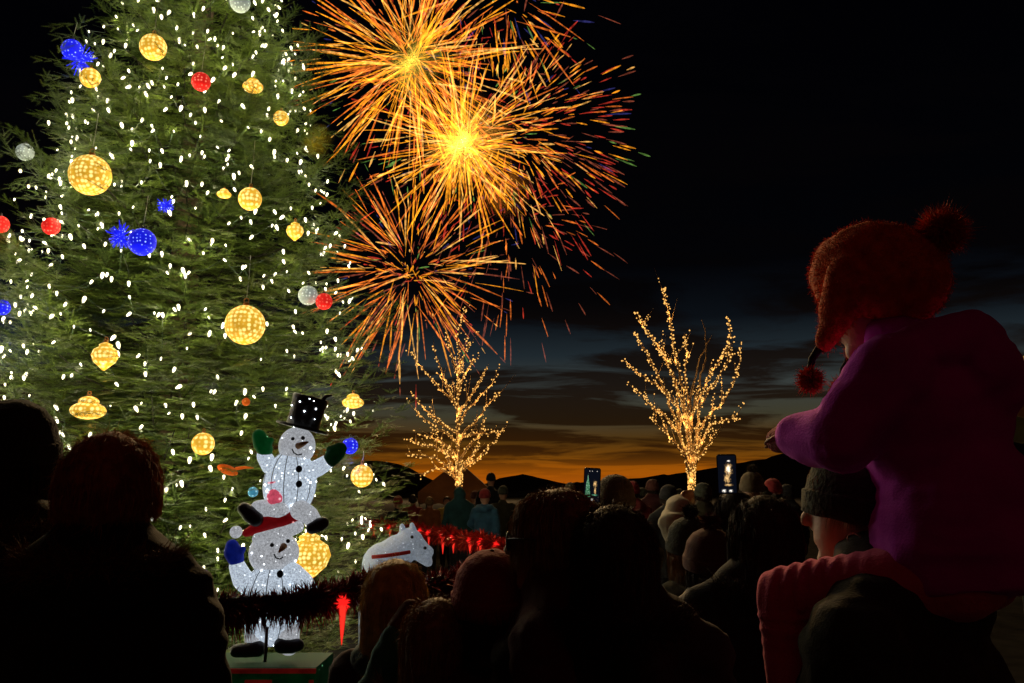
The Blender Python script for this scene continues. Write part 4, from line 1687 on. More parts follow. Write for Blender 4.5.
def beanie(root, c, k, mat, tall=0.0, tilt=0.0, pom=None, brim=True, ribs=44):
    R = Matrix.Rotation(tilt, 3, 'X')
    prof = [(0.094, -0.012), (0.101, -0.010), (0.103, 0.030), (0.098, 0.034), (0.096, 0.045), (0.089, 0.080 + tall * .4), (0.068, 0.112 + tall * .8), (0.036, 0.130 + tall), (0.006, 0.135 + tall)]
    n = ribs * 2
    v, f = [], []
    m = []
    for i in range(len(prof) - 1):
        for u in (0, 0.34, 0.67):
            m.append((prof[i][0] * (1 - u) + prof[i + 1][0] * u, prof[i][1] * (1 - u) + prof[i + 1][1] * u))
    m.append(prof[-1])
    for r, z in m:
        for a in range(n):
            t = 2 * PI * a / n
            rr = r * (1 + (0.022 if a % 2 else -0.006))
            q = Vector((rr * math.cos(t) * 0.92, rr * math.sin(t) * 1.10, z + 0.010))
            q += Vector((0, 0, 0.004 * noise.noise(q * 30)))
            v.append(c + R @ (q * k))
    for i in range(len(m) - 1):
        for a in range(n):
            b = (a + 1) % n
            f.append((i * n + a, i * n + b, (i + 1) * n + b, (i + 1) * n + a))
    mbh = MB()
    mbh.add(v, f)
    h = mbh.build('knit_hat', mat, root)
    if pom is not None:
        pc = c + R @ Vector((0, 0, (0.165 + tall) * k))
        fluffball('pompom', root, pc, 0.045 * k, pom, 700, 3)
    return h


def fluffball(name, root, c, r, mat, n, seed, width=0.003):
    rg = np.random.default_rng(seed)
    d = rg.normal(size=(n, 3))
    d /= np.linalg.norm(d, axis=1, keepdims=True)
    c = np.array(c)
    L = r * rg.uniform(0.75, 1.12, n)[:, None]
    j = rg.normal(scale=0.35, size=(n, 3))
    d2 = d + j * 0.4
    return ribbons(name, c + d * r * 0.15, c + d * L * 0.6, c + d2 * L, width, mat, root, rg)


def person(px, ytop, Y, face, label, jacket, trousers=None, hat=None, hair=None, hood=None, armL=None, armR=None, bulk=1.0,
           kid=False, voxel=0.016, puff=0.0, cover=0.02, group=None, seed=1, fur=None, gloves=None, lean=0.0, skin=None, hands=False,
           scarf=None, curl=0.5, hk=None, hat_dz=0.0):
    top = pt(px, ytop, Y)
    k = hk or (0.90 if kid else 1.0)
    H = top.z - cover
    hz = H - 0.118 * k                      # middle of the head
    q = H / 1.72
    sz = hz - 0.215 * (q if not kid else q * 0.95 + 0.05)
    sw = 0.165 * q * bulk
    rot = face - 90.0
    base = Vector((top.x, Y, 0))
    ln = Vector((0, lean, 0))
    sh = [Vector((-sw, lean * 0.6, sz)), Vector((sw, lean * 0.6, sz))]
    arms = []
    for side, a in ((-1, armL), (1, armR)):
        S = sh[0] if side < 0 else sh[1]
        if a is None:
            E = S + Vector((side * 0.055, -0.03, -0.29)) * q
            Wp = E + Vector((side * 0.005, 0.08, -0.24)) * q
        else:
            E, Wp = (Vector(a[0]), Vector(a[1]))
            E = Vector((E.x * q, E.y * q, sz + E.z * q))
            Wp = Vector((Wp.x * q, Wp.y * q, sz + Wp.z * q))
        arms.append((side, S, E, Wp))
    skin = skin or M['skin']
    hipz = 0.51 * H
    b = MB()
    c = Vector((0, lean, hz))
    P = head_shapes(b, c, k)
    b.cap((0, lean * 0.6 - 0.01, sz + 0.01), (0, lean - 0.012, hz - 0.06 * k), 0.062 * q, 0.054 * k, 12)
    b.ell((0, lean * 0.5, sz - 0.16 * q), (sw * 0.92, 0.105 * q, 0.22 * q), None, 16, 10)
    b.ell((0, 0, hipz + 0.06 * q), (0.15 * q, 0.105 * q, 0.17 * q), None, 16, 10)
    for side, S, E, Wp in arms:
        b.chain([Vector((side * sw * 0.6, lean * 0.6, sz + 0.0)), S, E, Wp], [0.055 * q, 0.052 * q, 0.040 * q, 0.028 * q], 10)
        d = (Wp - E).normalized()
        nn = Vector((-side, 0, 0)) if abs(d.x) < 0.8 else Vector((0, 1, 0))
        if gloves is None:
            hand(b, Wp + d * 0.01, d, nn, side, 0.95 * (0.85 if kid else 1), curl)
        x = side * 0.085 * q
        b.chain([(x, 0, hipz), (x * 1.05, 0.01, hipz * 0.54), (x * 1.05, -0.02, 0.085)], [0.085 * q, 0.060 * q, 0.042 * q], 10)
        b.cap((x * 1.05, -0.03, 0.045), (x * 1.25, 0.13 * q, 0.032), 0.043, 0.032)
    root = fused(b, 'person', skin, voxel, None, 2)
    root.location = base
    root.rotation_euler = (0, 0, math.radians(rot))
    tag(root, label, 'person', group)
    # eyes
    for s in (-1, 1):
        b = MB(); b.ell(P(s * 0.031, 0.079, 0.006), 0.0105 * k, None, 10, 8); b.build('eye', M['eye'], root)
    # trousers and shoes
    b = MB()
    for side in (-1, 1):
        x = side * 0.085 * q
        b.chain([(x, 0, hipz + 0.02), (x * 1.05, 0.01, hipz * 0.54), (x * 1.05, -0.02, 0.11)], [0.105 * q, 0.080 * q, 0.066 * q], 12)
    b.ell((0, 0, hipz + 0.05 * q), (0.165 * q, 0.125 * q, 0.13 * q), None, 16, 10)
    fused(b, 'trousers', trousers or M['dark_trousers'], 0.022, root, 2, lambda p: 0.006 * vz(p, 14, seed))
    for side in (-1, 1):
        b = MB(); x = side * 0.089 * q
        b.cap((x, -0.04, 0.055), (x * 1.22, 0.14 * q, 0.042), 0.058, 0.046, 12)
        b.cap((x, -0.03, 0.06), (x, -0.02, 0.14), 0.056, 0.056, 12)
        fused(b, 'shoe', M['boot'], 0.018, root, 2)
    # jacket
    b = MB()
    hem = 0.455 * H
    b.ell((0, lean * 0.5, sz - 0.13 * q), (sw * 1.16, 0.145 * q * bulk, 0.20 * q), None, 18, 12)
    b.cap((-sw * 0.75, lean * 0.6, sz - 0.005), (sw * 0.75, lean * 0.6, sz - 0.005), 0.078 * q, 0.078 * q, 12)
    b.lathe([(0.155 * q, hem), (0.195 * q, hem + 0.01), (0.195 * q, hipz + 0.04), (0.180 * q, hipz + 0.20 * q), (0.175 * q, sz - 0.16 * q), (0.12 * q, sz - 0.02)], (0, lean * 0.3, 0), Matrix.Diagonal((bulk, 0.80 * bulk, 1)), 24)
    for side, S, E, Wp in arms:
        b.chain([S, E, Wp], [0.080 * q * bulk ** .5, 0.066 * q * bulk ** .5, 0.052 * q], 12)
    b.cap((0, lean * 0.6 - 0.015, sz + 0.03), (0, lean * 0.8 - 0.01, sz + 0.085 * q), 0.085 * q, 0.074 * q, 14)
    if bulk > 1.01 and hood:
        for s_ in (-1, 1):
            b.cap((s_ * 0.02, lean * 0.8 - 0.03, hz - 0.10 * k), (s_ * sw * 0.78, lean * 0.6 - 0.01, sz + 0.02), 0.092 * k, 0.085 * q, 12)
    if hood == 'up':
        b.ell((0, lean - 0.045 * k, hz + 0.022 * k), (0.108 * k, 0.110 * k, 0.128 * k), None, 20, 14)
        b.cap((0, lean - 0.05, hz + 0.05), (0, lean * 0.6 - 0.05, sz + 0.02), 0.095 * k, 0.11 * q, 14)
    elif hood == 'down':
        for i in range(9):
            a0 = PI * (1.02 + 0.96 * i / 9) ; a1 = PI * (1.02 + 0.96 * (i + 1) / 9)
            f0 = lambda a: Vector((0.11 * q * math.cos(a), lean * 0.7 - 0.01 + 0.12 * q * math.sin(a), sz + 0.075 * q + 0.03 * math.sin(a)))
            b.cap(f0(a0), f0(a1), 0.055 * q, 0.055 * q, 10)

    def dj(p):
        w = 0.015 * vz(p, 8, seed) + 0.010 * noise.noise(Vector((p.x * 13, p.y * 13, p.z * 28 + seed)))
        if puff:
            w += puff * (abs(math.sin(p.z * PI / 0.075 + 0.7 * vz(p, 5, seed))) - 0.5)
        return w
    jo = fused(b, 'jacket', jacket, voxel * 0.95, root, 3, dj)
    if gloves is not None:
        for side, S, E, Wp in arms:
            b = MB()
            d = (Wp - E).normalized()
            b.cap(Wp - d * 0.02, Wp + d * 0.03, 0.042 * k, 0.044 * k, 10)
            b.cap(Wp + d * 0.04, Wp + d * 0.105 * k, 0.046 * k, 0.034 * k, 12)
            n = d.orthogonal().normalized()
            b.cap(Wp + d * 0.035, Wp + d * 0.08 + n * 0.05, 0.022 * k, 0.017 * k, 10)
            fused(b, 'mitten', gloves, 0.010, root, 2)
    if fur is not None and hood == 'down':
        rg = np.random.default_rng(seed)
        n = 3000
        a = rg.uniform(PI * 0.95, PI * 2.05, n)
        rootp = np.stack([0.155 * q * np.cos(a), lean * 0.7 - 0.01 + 0.165 * q * np.sin(a), sz + 0.085 * q + rg.normal(scale=0.014, size=n)], axis=1)
        d = np.stack([np.cos(a) * 0.7, np.sin(a) * 0.7, rg.uniform(-0.3, 0.9, n)], axis=1) + rg.normal(scale=0.35, size=(n, 3))
        L = 0.040 * rg.uniform(0.4, 1.1, n)[:, None]
        ribbons('fur_trim', rootp, rootp + d * L * 0.5, rootp + d * L + rg.normal(scale=0.006, size=(n, 3)), 0.0018, fur, root, rg)
    elif fur is not None and hood:
        rg = np.random.default_rng(seed)
        n = 1500
        a = rg.uniform(-0.6, PI + 0.6, n)
        cc = np.array([0, lean + 0.045 * k, hz + 0.015 * k])
        rootp = cc + np.stack([0.100 * k * np.cos(a), rg.normal(scale=0.012, size=n), 0.122 * k * np.sin(a)], axis=1)
        d = np.stack([np.cos(a), rg.uniform(-0.3, 1.0, n), np.sin(a)], axis=1) + rg.normal(scale=0.3, size=(n, 3))
        L = 0.045 * rg.uniform(0.5, 1.1, n)[:, None]
        ribbons('fur_trim', rootp, rootp + d * L * 0.5, rootp + d * L + rg.normal(scale=0.006, size=(n, 3)), 0.004, fur, root, rg)
    if hair is not None:
        kind, hm, hn = hair
        r = Vector((0.080, 0.099, 0.098)) * k
        cc = c + Vector((0, -0.012, 0.022)) * k
        cap = MB()
        cap.ell(cc + Vector((0, -0.012, 0.006)) * k, r * 1.03, None, 24, 16)
        if kind == 'long':
            cap.cap(cc + Vector((0, -0.035, -0.02)) * k, cc + Vector((0, -0.055, -0.20)) * k, 0.080 * k, 0.062 * k, 14)
        hc_ = fused(cap, 'hair', hm, 0.012, root, 2, lambda p: 0.006 * noise.noise(Vector((p.x * 60, p.y * 60, p.z * 8))))
        strands('hair_strands', hc_, cc, r * 1.02, k, hm, {'long': 0.24, 'bob': 0.12, 'short': 0.03}[kind] * k, int(hn * 1.6), 0.0022, seed)
    if hair is not None and hair[2] > 4000:
        fuzz('hair_wisps', hc_, hc_, 3500, 0.030 * k, 0.0014, hair[1], seed + 1, 0.6)
    if hat is not None:
        hm = hat[0]
        pom = hat[1] if len(hat) > 1 else None
        beanie(root, c + Vector((0, -0.008, 0.030 + hat_dz)) * k, k * 1.04, hm, 0.0, 0.16, pom)
    if scarf is not None:
        b = MB()
        for i in range(14):
            a0, a1 = 2 * PI * i / 14, 2 * PI * (i + 1) / 14
            f0 = lambda a: Vector((0.088 * k * math.cos(a), lean * 0.8 - 0.01 + 0.088 * k * math.sin(a), hz - 0.145 * k + 0.012 * math.sin(a)))
            b.cap(f0(a0), f0(a1), 0.040 * k, 0.040 * k, 10)
        fused(b, 'scarf', scarf, 0.014, root, 2, lambda p: 0.006 * vz(p, 30, seed))
    return root


olive = cm_('olive jacket', (0.035, 0.030, 0.014))
black = M['black_cloth']
maroon = cm_('dark maroon coat', (0.055, 0.010, 0.010))
teal = cm_('teal puffer', (0.030, 0.125, 0.120))
cream = cm_('cream puffer', (0.70, 0.64, 0.46), 0.12)
tanknit = cm_('tan knit', (0.13, 0.095, 0.05), 0.25, bump=0.6, weave=110)
greyknit = cm_('grey green knit', (0.045, 0.048, 0.032), 0.25, bump=0.6, weave=110)
redknit = cm_('red knit', (0.24, 0.020, 0.022), 0.25, bump=0.6, weave=110)
darkknit = cm_('dark green knit', (0.036, 0.040, 0.020), 0.25, bump=0.6, weave=110)
blackknit = cm_('black knit', (0.012, 0.011, 0.012), 0.25, bump=0.6, weave=110)
brownglove = cm_('dark brown mitten', (0.10, 0.025, 0.015), 0.25)
bluej = cm_('blue jacket', (0.035, 0.11, 0.19), 0.2)
dteal = cm_('dark teal coat', (0.014, 0.055, 0.060), 0.2)
orangej = cm_('orange jacket', (0.22, 0.065, 0.012), 0.2)
yellowj = cm_('yellow jacket', (0.50, 0.37, 0.05), 0.2)
redj = cm_('dark red jacket', (0.18, 0.02, 0.02), 0.2)
pinkhood = cm_('dusty pink fabric', (0.10, 0.034, 0.026), 0.2)
fur_k = cm_('black fur', (0.03, 0.022, 0.018), 0.5, scale=60)
fur_b = cm_('brown fur', (0.16, 0.085, 0.035), 0.5, scale=60)


def quilt(name, a, b_, scale):
    m, nt, out = new_mat(name)
    bs = N(nt, 'ShaderNodeBsdfPrincipled')
    bs.inputs['Roughness'].default_value = 0.8
    tc = N(nt, 'ShaderNodeTexCoord')
    v = N(nt, 'ShaderNodeTexNoise', i_Scale=scale, i_Detail=1.5, i_Distortion=1.5)
    nt.links.new(tc.outputs['Object'], v.inputs['Vector'])
    r = N(nt, 'ShaderNodeValToRGB')
    r.color_ramp.interpolation = 'CONSTANT'
    r.color_ramp.elements[0].color = c4(a)
    r.color_ramp.elements[1].color = c4(b_)
    r.color_ramp.elements[1].position = 0.5
    nt.links.new(v.outputs['Fac'], r.inputs['Fac'])
    nt.links.new(r.outputs['Color'], bs.inputs['Base Color'])
    nt.links.new(bs.outputs[0], out.inputs['Surface'])
    return m


camo = quilt('blotched tan and dark jacket', (0.40, 0.29, 0.12), (0.05, 0.05, 0.06), 16)

# -- near people, left to right
person(20, 405, 2.15, 78, 'tall person in dark knit hat at the left border, seen from behind', black, hat=(blackknit,), hair=('bob', M['hair_dark'], 3000), hood='down', bulk=1.1, fur=fur_b, voxel=0.014, seed=2, cover=0.055, hk=1.06)
p2 = person(116, 430, 1.98, 100, 'person with reddish brown hair and thick black hooded coat, heads together with the tall one', black, hair=('short', M['hair_ginger'], 9000), scarf=blackknit, hood='down', fur=fur_b, bulk=1.02, puff=0.005, voxel=0.014, seed=3, cover=0.02, hk=1.18)
person(397, 557, 2.6, 82, 'child with long blond hair and dark scarf, in front of the white animal figure', cm_('dark plum coat', (0.05, 0.022, 0.02)), hair=('long', M['hair_blond'], 7000), kid=True, bulk=0.85, voxel=0.013, seed=4, scarf=cm_('teal scarf', (0.02, 0.05, 0.055)), cover=0.015, hk=1.0)
person(436, 588, 2.2, 95, 'child in teal puffer holding up dark mittens, between blond hair and red hat', teal, hair=('bob', M['hair_brown'], 5000), hood='down', armL=((-0.23, 0.12, -0.03), (-0.13, 0.20, 0.19)), armR=((0.20, 0.12, -0.02), (0.04, 0.24, 0.17)), gloves=brownglove, kid=True, voxel=0.012, seed=5, puff=0.010, cover=0.03, hk=0.92, fur=fur_b)
person(490, 560, 2.2, 100, 'child in red knit hat standing before the person with spectacles', maroon, hat=(redknit,), hair=('bob', M['hair_dark'], 2500), kid=True, voxel=0.014, seed=6, cover=0.035, hood='down', hk=0.98)
gl = person(551, 484, 2.1, 172, 'person with spectacles in side view, brown hair and dark maroon coat', maroon, hair=('bob', M['hair_brown'], 6000), voxel=0.009, seed=7, cover=0.02, bulk=1.05, hood='down', hk=1.0)
person(612, 496, 2.0, 92, 'person in bulky black coat with dark hair, widest dark back in the middle', black, hair=('bob', M['hair_dark'], 7000), hood='down', fur=fur_k, bulk=1.22, voxel=0.014, seed=8, cover=0.03, puff=0.010, hk=1.05)
ph1 = person(614, 480, 4.3, 100, 'person in tan knit hat holding up a phone over the widest dark back', olive, hat=(tanknit,), armL=((-0.22, 0.14, 0.00), (-0.10, 0.34, 0.17)), armR=((0.22, 0.14, -0.05), (-0.03, 0.35, 0.15)), voxel=0.010, seed=9, cover=0.035)
ph2 = person(733, 488, 3.7, 96, 'person in cream jacket with raised elbow, holding up a phone', cream, hair=('short', M['hair_dark'], 2500), armL=((-0.235, 0.12, 0.19), (-0.15, 0.30, 0.28)), armR=((0.24, 0.12, 0.02), (0.02, 0.30, 0.16)), voxel=0.010, seed=10, cover=0.02, puff=0.008)
person(687, 522, 3.5, 105, 'short person in grey green knit hat under the raised cream elbow', olive, hat=(greyknit, greyknit), hair=('bob', M['hair_brown'], 2500), hood='down', kid=True, voxel=0.016, seed=11, cover=0.035)
person(708, 534, 3.0, 98, 'person in blotched tan and dark jacket with dusty pink hat', camo, hat=(pinkhood, pinkhood), hair=('bob', M['hair_dark'], 2500), hood='down', kid=True, voxel=0.014, seed=12, cover=0.035, bulk=1.12, hk=0.9)
person(760, 492, 2.5, 95, 'person with long dark hair and black coat right of the blotched jacket', black, hair=('long', M['hair_dark'], 8000), hood='down', fur=fur_k, bulk=1.15, voxel=0.014, seed=13, cover=0.02, hk=1.06, puff=0.008)
person(751, 473, 7.0, 92, 'tall person in cream knit hat behind the long dark hair', olive, hat=(tanknit, tanknit), armR=((0.26, 0.10, 0.02), (0.16, 0.25, 0.24)), voxel=0.016, seed=14, cover=0.05)

# spectacles on the side view
sp1 = MB()
gk = 1.0
gz = gl.dimensions.z
hzg = pt(551, 484, 2.1).z - 0.02 - 0.118
for s in (-1, 1):
    ring = [(s * 0.034 + 0.026 * math.cos(a), 0.100, hzg + 0.004 + 0.021 * math.sin(a)) for a in np.linspace(0, 2 * PI, 20)]
    sp1.tube(ring, 0.0022, 6)
    sp1.tube([(s * 0.060, 0.098, hzg + 0.010), (s * 0.082, 0.05, hzg + 0.012), (s * 0.084, -0.02, hzg + 0.004)], 0.0022, 6)
sp1.tube([(-0.010, 0.102, hzg + 0.008), (0, 0.106, hzg + 0.010), (0.010, 0.102, hzg + 0.008)], 0.0022, 6)
eo = empty('spectacles', gl.location, gl.rotation_euler.z)
tag(eo, 'thin spectacles worn by the person in side view', 'spectacles')
sp1.build('spectacle_frame', M['steel'], eo)
for s in (-1, 1):
    b = MB(); b.ell((s * 0.034, 0.100, hzg + 0.004), (0.024, 0.0015, 0.019), None, 16, 8); b.build('lens', M['glass'], eo)


# -- phones
def phone(px, py, Y, label, pics, roll=0.0):
    p = pt(px, py, Y)
    o = empty('phone', p)
    d = Vector((0, 0, CAMZ)) - p
    o.rotation_euler = (0.10, roll, math.atan2(d.x, -d.y))
    tag(o, label, 'phone')
    b = MB()
    w, h, th = 0.078, 0.158, 0.009
    ps = []
    for sx, sz_, a0 in ((1, 1, 0), (-1, 1, 90), (-1, -1, 180), (1, -1, 270)):
        for i in range(5):
            a = math.radians(a0 + 22.5 * i)
            ps.append((sx * (w / 2 - 0.010) + 0.010 * math.cos(a), sz_ * (h / 2 - 0.010) + 0.010 * math.sin(a)))
    n = len(ps)
    v = [(x, -th / 2, z) for x, z in ps] + [(x, th / 2, z) for x, z in ps]
    f = [tuple(range(n)), tuple(range(2 * n - 1, n - 1, -1))] + [(i, i + n, (i + 1) % n + n, (i + 1) % n) for i in range(n)]
    b.add(v, f)
    b.build('case', M['screen_frame'], o, False)
    b = MB(); b.box((0, -th / 2 - 0.0008, 0), (w - 0.008, 0.001, h - 0.010))
    sc = b.build('screen', M['screen'], o, False)
    for kind, mt, args in pics:
        b = MB()
        if kind == 'fir':
            x, z0, z1, r = args
            rg = random.Random(4)
            pts_ = [(r * (1 - i / 12) * (1.0 + rg.uniform(-0.2, 0.25)), z0 + (z1 - z0) * i / 12) for i in range(13)]
            al = [(x + a, z) for a, z in pts_] + [(x - a * rg.uniform(0.85, 1.1), z) for a, z in reversed(pts_)]
            b.add([(a, -th / 2 - 0.0018, z) for a, z in al], [tuple(range(len(al)))])
            b.build('picture', M['screen_fir'], sc, False)
        else:
            x, z, rx, rz = args
            al = [(1.6 * math.cos(a), 0, 1.6 * math.sin(a)) for a in np.linspace(0, 2 * PI, 25)[:-1]]
            b.add(al, [tuple(range(24))])
            so = b.build('picture', mt, sc, False, (x, -th / 2 - 0.0020 - 0.0002 * random.random(), z))
            so.scale = (rx, 1, rz)
    return o




def soft_spot(name, col, strength):
    m, nt, out = new_mat(name)
    tc = N(nt, 'ShaderNodeTexCoord')
    ln = N(nt, 'ShaderNodeVectorMath', operation='LENGTH')
    nt.links.new(tc.outputs['Object'], ln.inputs[0])
    nz = N(nt, 'ShaderNodeTexNoise', i_Scale=2.2, i_Detail=4.0)
    nt.links.new(tc.outputs['Object'], nz.inputs['Vector'])
    ad = N(nt, 'ShaderNodeMath', operation='MULTIPLY_ADD')
    nt.links.new(nz.outputs['Fac'], ad.inputs[0])
    ad.inputs[1].default_value = 2.2
    nt.links.new(ln.outputs['Value'], ad.inputs[2])
    mr = N(nt, 'ShaderNodeMapRange', interpolation_type='SMOOTHSTEP')
    mr.inputs['From Min'].default_value = 2.25
    mr.inputs['From Max'].default_value = 1.0
    mr.inputs['To Max'].default_value = strength
    nt.links.new(ad.outputs[0], mr.inputs['Value'])
    e = N(nt, 'ShaderNodeEmission')
    e.inputs['Color'].default_value = c4(col)
    nt.links.new(mr.outputs[0], e.inputs['Strength'])
    t = N(nt, 'ShaderNodeBsdfTransparent')
    a2 = N(nt, 'ShaderNodeAddShader')
    nt.links.new(e.outputs[0], a2.inputs[0])
    nt.links.new(t.outputs[0], a2.inputs[1])
    nt.links.new(a2.outputs[0], out.inputs['Surface'])
    m.cycles.emission_sampling = 'NONE'
    return m


M['screen_fir'] = led_shell('phone picture, speckled fir', (0.10, 0.36, 0.17), 0.7, (0.6, 1.0, 0.75), 1.1, 260, 0.8, 0.35, 400.0, 1.0)
G_, W_, H_ = soft_spot('phone picture, green', (0.12, 0.45, 0.25), 1.0), soft_spot('phone picture, white', (1.0, 0.92, 0.82), 1.6), soft_spot('phone picture, gold', (1.0, 0.60, 0.22), 1.1)
phone(592, 485, 4.0, 'phone held up before the hills, its screen showing a green lit fir', [
    ('fir', G_, (-0.019, -0.055, 0.050, 0.015)), ('spot', H_, (0.014, 0.005, 0.009, 0.016)), ('spot', H_, (0.015, -0.026, 0.005, 0.018)),
    ('spot', G_, (0.012, -0.045, 0.016, 0.004)), ('spot', W_, (0.000, -0.066, 0.007, 0.006)), ('spot', W_, (0.000, 0.064, 0.002, 0.002)), ('spot', W_, (0.022, 0.064, 0.002, 0.002)), ('spot', W_, (-0.012, 0.064, 0.002, 0.002))], 0.05)
phone(727, 474, 3.45, 'phone held up beside the vase shaped tree, its screen showing a white gold burst', [
    ('spot', H_, (0.006, 0.018, 0.015, 0.026)), ('spot', W_, (0.006, 0.020, 0.009, 0.017)), ('spot', H_, (0.000, -0.018, 0.013, 0.020)), ('spot', W_, (0.008, 0.052, 0.007, 0.004)),
    ('spot', H_, (0.004, -0.043, 0.016, 0.005)), ('spot', W_, (-0.014, -0.066, 0.009, 0.007)), ('spot', W_, (0.012, -0.066, 0.008, 0.006))], 0.0)

# -- crowd beyond the far garland and in the middle distance
person(460, 487, 15.5, 92, 'person in dark teal hooded coat right below the pyramid shaped tree', dteal, hood='up', voxel=0.02, seed=21, cover=0.03, bulk=1.15)
person(485, 490, 14.8, 80, 'person in blue jacket and red hat behind the far garland', bluej, hat=(redknit,), hood='down', voxel=0.02, seed=22, cover=0.035, armL=((-0.26, 0.05, -0.20), (-0.20, 0.16, -0.30)))
person(491, 474, 17.5, 90, 'tall dark person standing out against the orange sky behind the blue jacket', black, hat=(blackknit,), voxel=0.03, seed=23, cover=0.035)
person(430, 496, 18.0, 80, 'person in orange jacket behind the far garland', orangej, hair=('short', M['hair_brown'], 800), voxel=0.025, seed=24, cover=0.02)
person(447, 496, 20.0, 265, 'person in yellow jacket just left of the dark teal coat', yellowj, hair=('short', M['hair_dark'], 800), voxel=0.025, seed=25, cover=0.02)
person(413, 494, 19.0, 100, 'person in dark red jacket left of the orange jacket', redj, hair=('short', M['hair_dark'], 800), voxel=0.025, seed=26, cover=0.02)
person(398, 497, 18.0, 100, 'person in black coat at the edge of the fir branches', black, hat=(redknit,), voxel=0.025, seed=27, cover=0.035)
person(475, 492, 18.5, 95, 'person in dusty pink hat between the teal coat and the blue jacket', maroon, hat=(pinkhood,), voxel=0.025, seed=28, cover=0.035)
person(503, 487, 16.5, 95, 'person in olive coat left of the spectacled person\'s face', olive, hat=(greyknit,), voxel=0.025, seed=29, cover=0.035)
far = [(632, 483, 11.0, 'far person in red hat right of the tan knit hat', redj, redknit), (652, 481, 13.0, 'far person in dusty pink hat left of the vase shaped tree trunk', maroon, pinkhood),
       (668, 487, 9.5, 'far person in black hat under the vase shaped tree', black, blackknit), (702, 485, 10.0, 'far person in grey green hat just right of the vase shaped tree trunk', olive, greyknit),
       (772, 481, 9.0, 'far person with red hat close to the child\'s magenta sleeve', redj, redknit), (570, 484, 14.0, 'far person in tan hat left of the first phone', olive, tanknit),
       (786, 486, 12.0, 'far person in dark hat tucked under the child\'s sleeve', black, blackknit), (642, 489, 17.0, 'far person in cream coat in the gap right of the first phone', cream, greyknit),
       (679, 490, 18.0, 'far person in blue coat under the vase shaped tree', bluej, greyknit)]
for i, (px, yt, Yd, lab, jk, ht) in enumerate(far):
    person(px, yt, Yd, 85 + 9 * (i % 4), lab, jk, hat=(ht,), hair=('short', M['hair_dark'], 900), hood='down', bulk=1.05, voxel=0.028, seed=40 + i, cover=0.035)

# -- person carrying the child
FACE = 152
man = person(912, 436, 1.60, 141, 'person in dark green knit hat carrying the child on the shoulders', cm_('dark olive coat', (0.030, 0.027, 0.016)), hat=(darkknit,), hair=('short', M['hair_brown'], 1500), skin=M['skin'], lean=0.105, hat_dz=-0.048, hood='down',
             armL=((-0.22, 0.05, -0.28), (-0.15, 0.26, -0.30)), armR=((0.22, 0.05, -0.28), (0.15, 0.26, -0.30)), voxel=0.009, seed=31, cover=0.02, bulk=1.28, hk=1.0)
er = MB()
mz = pt(912, 433, 1.60).z - 0.02 - 0.118
er.tube([(-0.084 + 0.002, 0.093 + 0.012 * math.cos(a), mz - 0.055 + 0.010 * math.sin(a)) for a in np.linspace(0, 2 * PI, 18)], 0.0014, 6)
er.build('earring', cm_('silver', (0.6, 0.58, 0.5), 0.05, rough=0.25, metallic=0.9), man)

# -- child on the shoulders
cr_ = pt(957, 572, 1.55)
hatm = cm_('fuzzy red hat', (0.78, 0.13, 0.030), 0.3, scale=40, bump=0.5)
jacm = cm_('magenta jacket', (0.60, 0.022, 0.62), 0.15, bump=0.15)
legm = cm_('pink leggings', (0.78, 0.11, 0.24), 0.12, bump=0.3)
b = MB()
hd = Vector((0, 0.105, 0.505))
P = head_shapes(b, hd, 0.92, -0.22)
b.cap((0, 0.055, 0.38), (0, 0.092, 0.45), 0.045, 0.045, 12)
b.ell((0, 0.03, 0.25), (0.105, 0.085, 0.15), None, 16, 10)
b.ell((0, 0, 0.05), (0.105, 0.09, 0.13), None, 16, 10)
JA = {}
for side in (-1, 1):
    S = Vector((side * 0.125, 0.05, 0.345)); E = Vector((side * 0.165, 0.135, 0.225)); Wp = Vector((side * 0.115, 0.222, 0.240))
    JA[side] = (S, E, Wp)
    b.chain([Vector((side * 0.06, 0.05, 0.36)), S, E, Wp], [0.045, 0.040, 0.032, 0.022], 10)
    hand(b, Wp, (Wp - E).normalized(), Vector((0, 0, -1)), side, 0.62, 0.45)
    b.chain([(side * 0.065, 0, 0.0), (side * 0.125, 0.265, -0.045), (side * 0.118, 0.262, -0.30)], [0.066, 0.048, 0.036], 12)
    b.cap((side * 0.118, 0.25, -0.325), (side * 0.125, 0.36, -0.345), 0.032, 0.026)
child = fused(b, 'person', M['skin'], 0.007, None, 2)
child.location = cr_
child.rotation_euler = (0, 0, math.radians(142 - 90))
tag(child, 'small child in red fuzzy hat and magenta jacket riding on shoulders', 'person')
for s in (-1, 1):
    e = MB(); e.ell(P(s * 0.031, 0.079, 0.006), 0.010, None, 10, 8); e.build('eye', M['eye'], child)
# leggings with ribbed folds at the knee
b = MB()
for side in (-1, 1):
    b.chain([(side * 0.07, -0.02, 0.0), (side * 0.125, 0.265, -0.045), (side * 0.118, 0.262, -0.29)], [0.074, 0.051, 0.041], 14)


def leg_fold(p):
    t = p.y / 0.265 if p.z > -0.07 else 1 + (-p.z - 0.07) * 4
    w = 0.0030 * math.sin(t * 62 + 3 * vz(p, 8, 2)) * max(0, 1 - abs(t - 0.85) * 1.7)
    return w + 0.003 * vz(p, 18, 5)


fused(b, 'leggings', legm, 0.0065, child, 4, leg_fold)
b = MB()
for side in (-1, 1):
    b.cap((side * 0.118, 0.25, -0.325), (side * 0.127, 0.37, -0.345), 0.045, 0.036, 12)
    b.cap((side * 0.118, 0.262, -0.27), (side * 0.118, 0.25, -0.32), 0.050, 0.048, 12)
fused(b, 'boots', M['boot'], 0.01, child, 2)
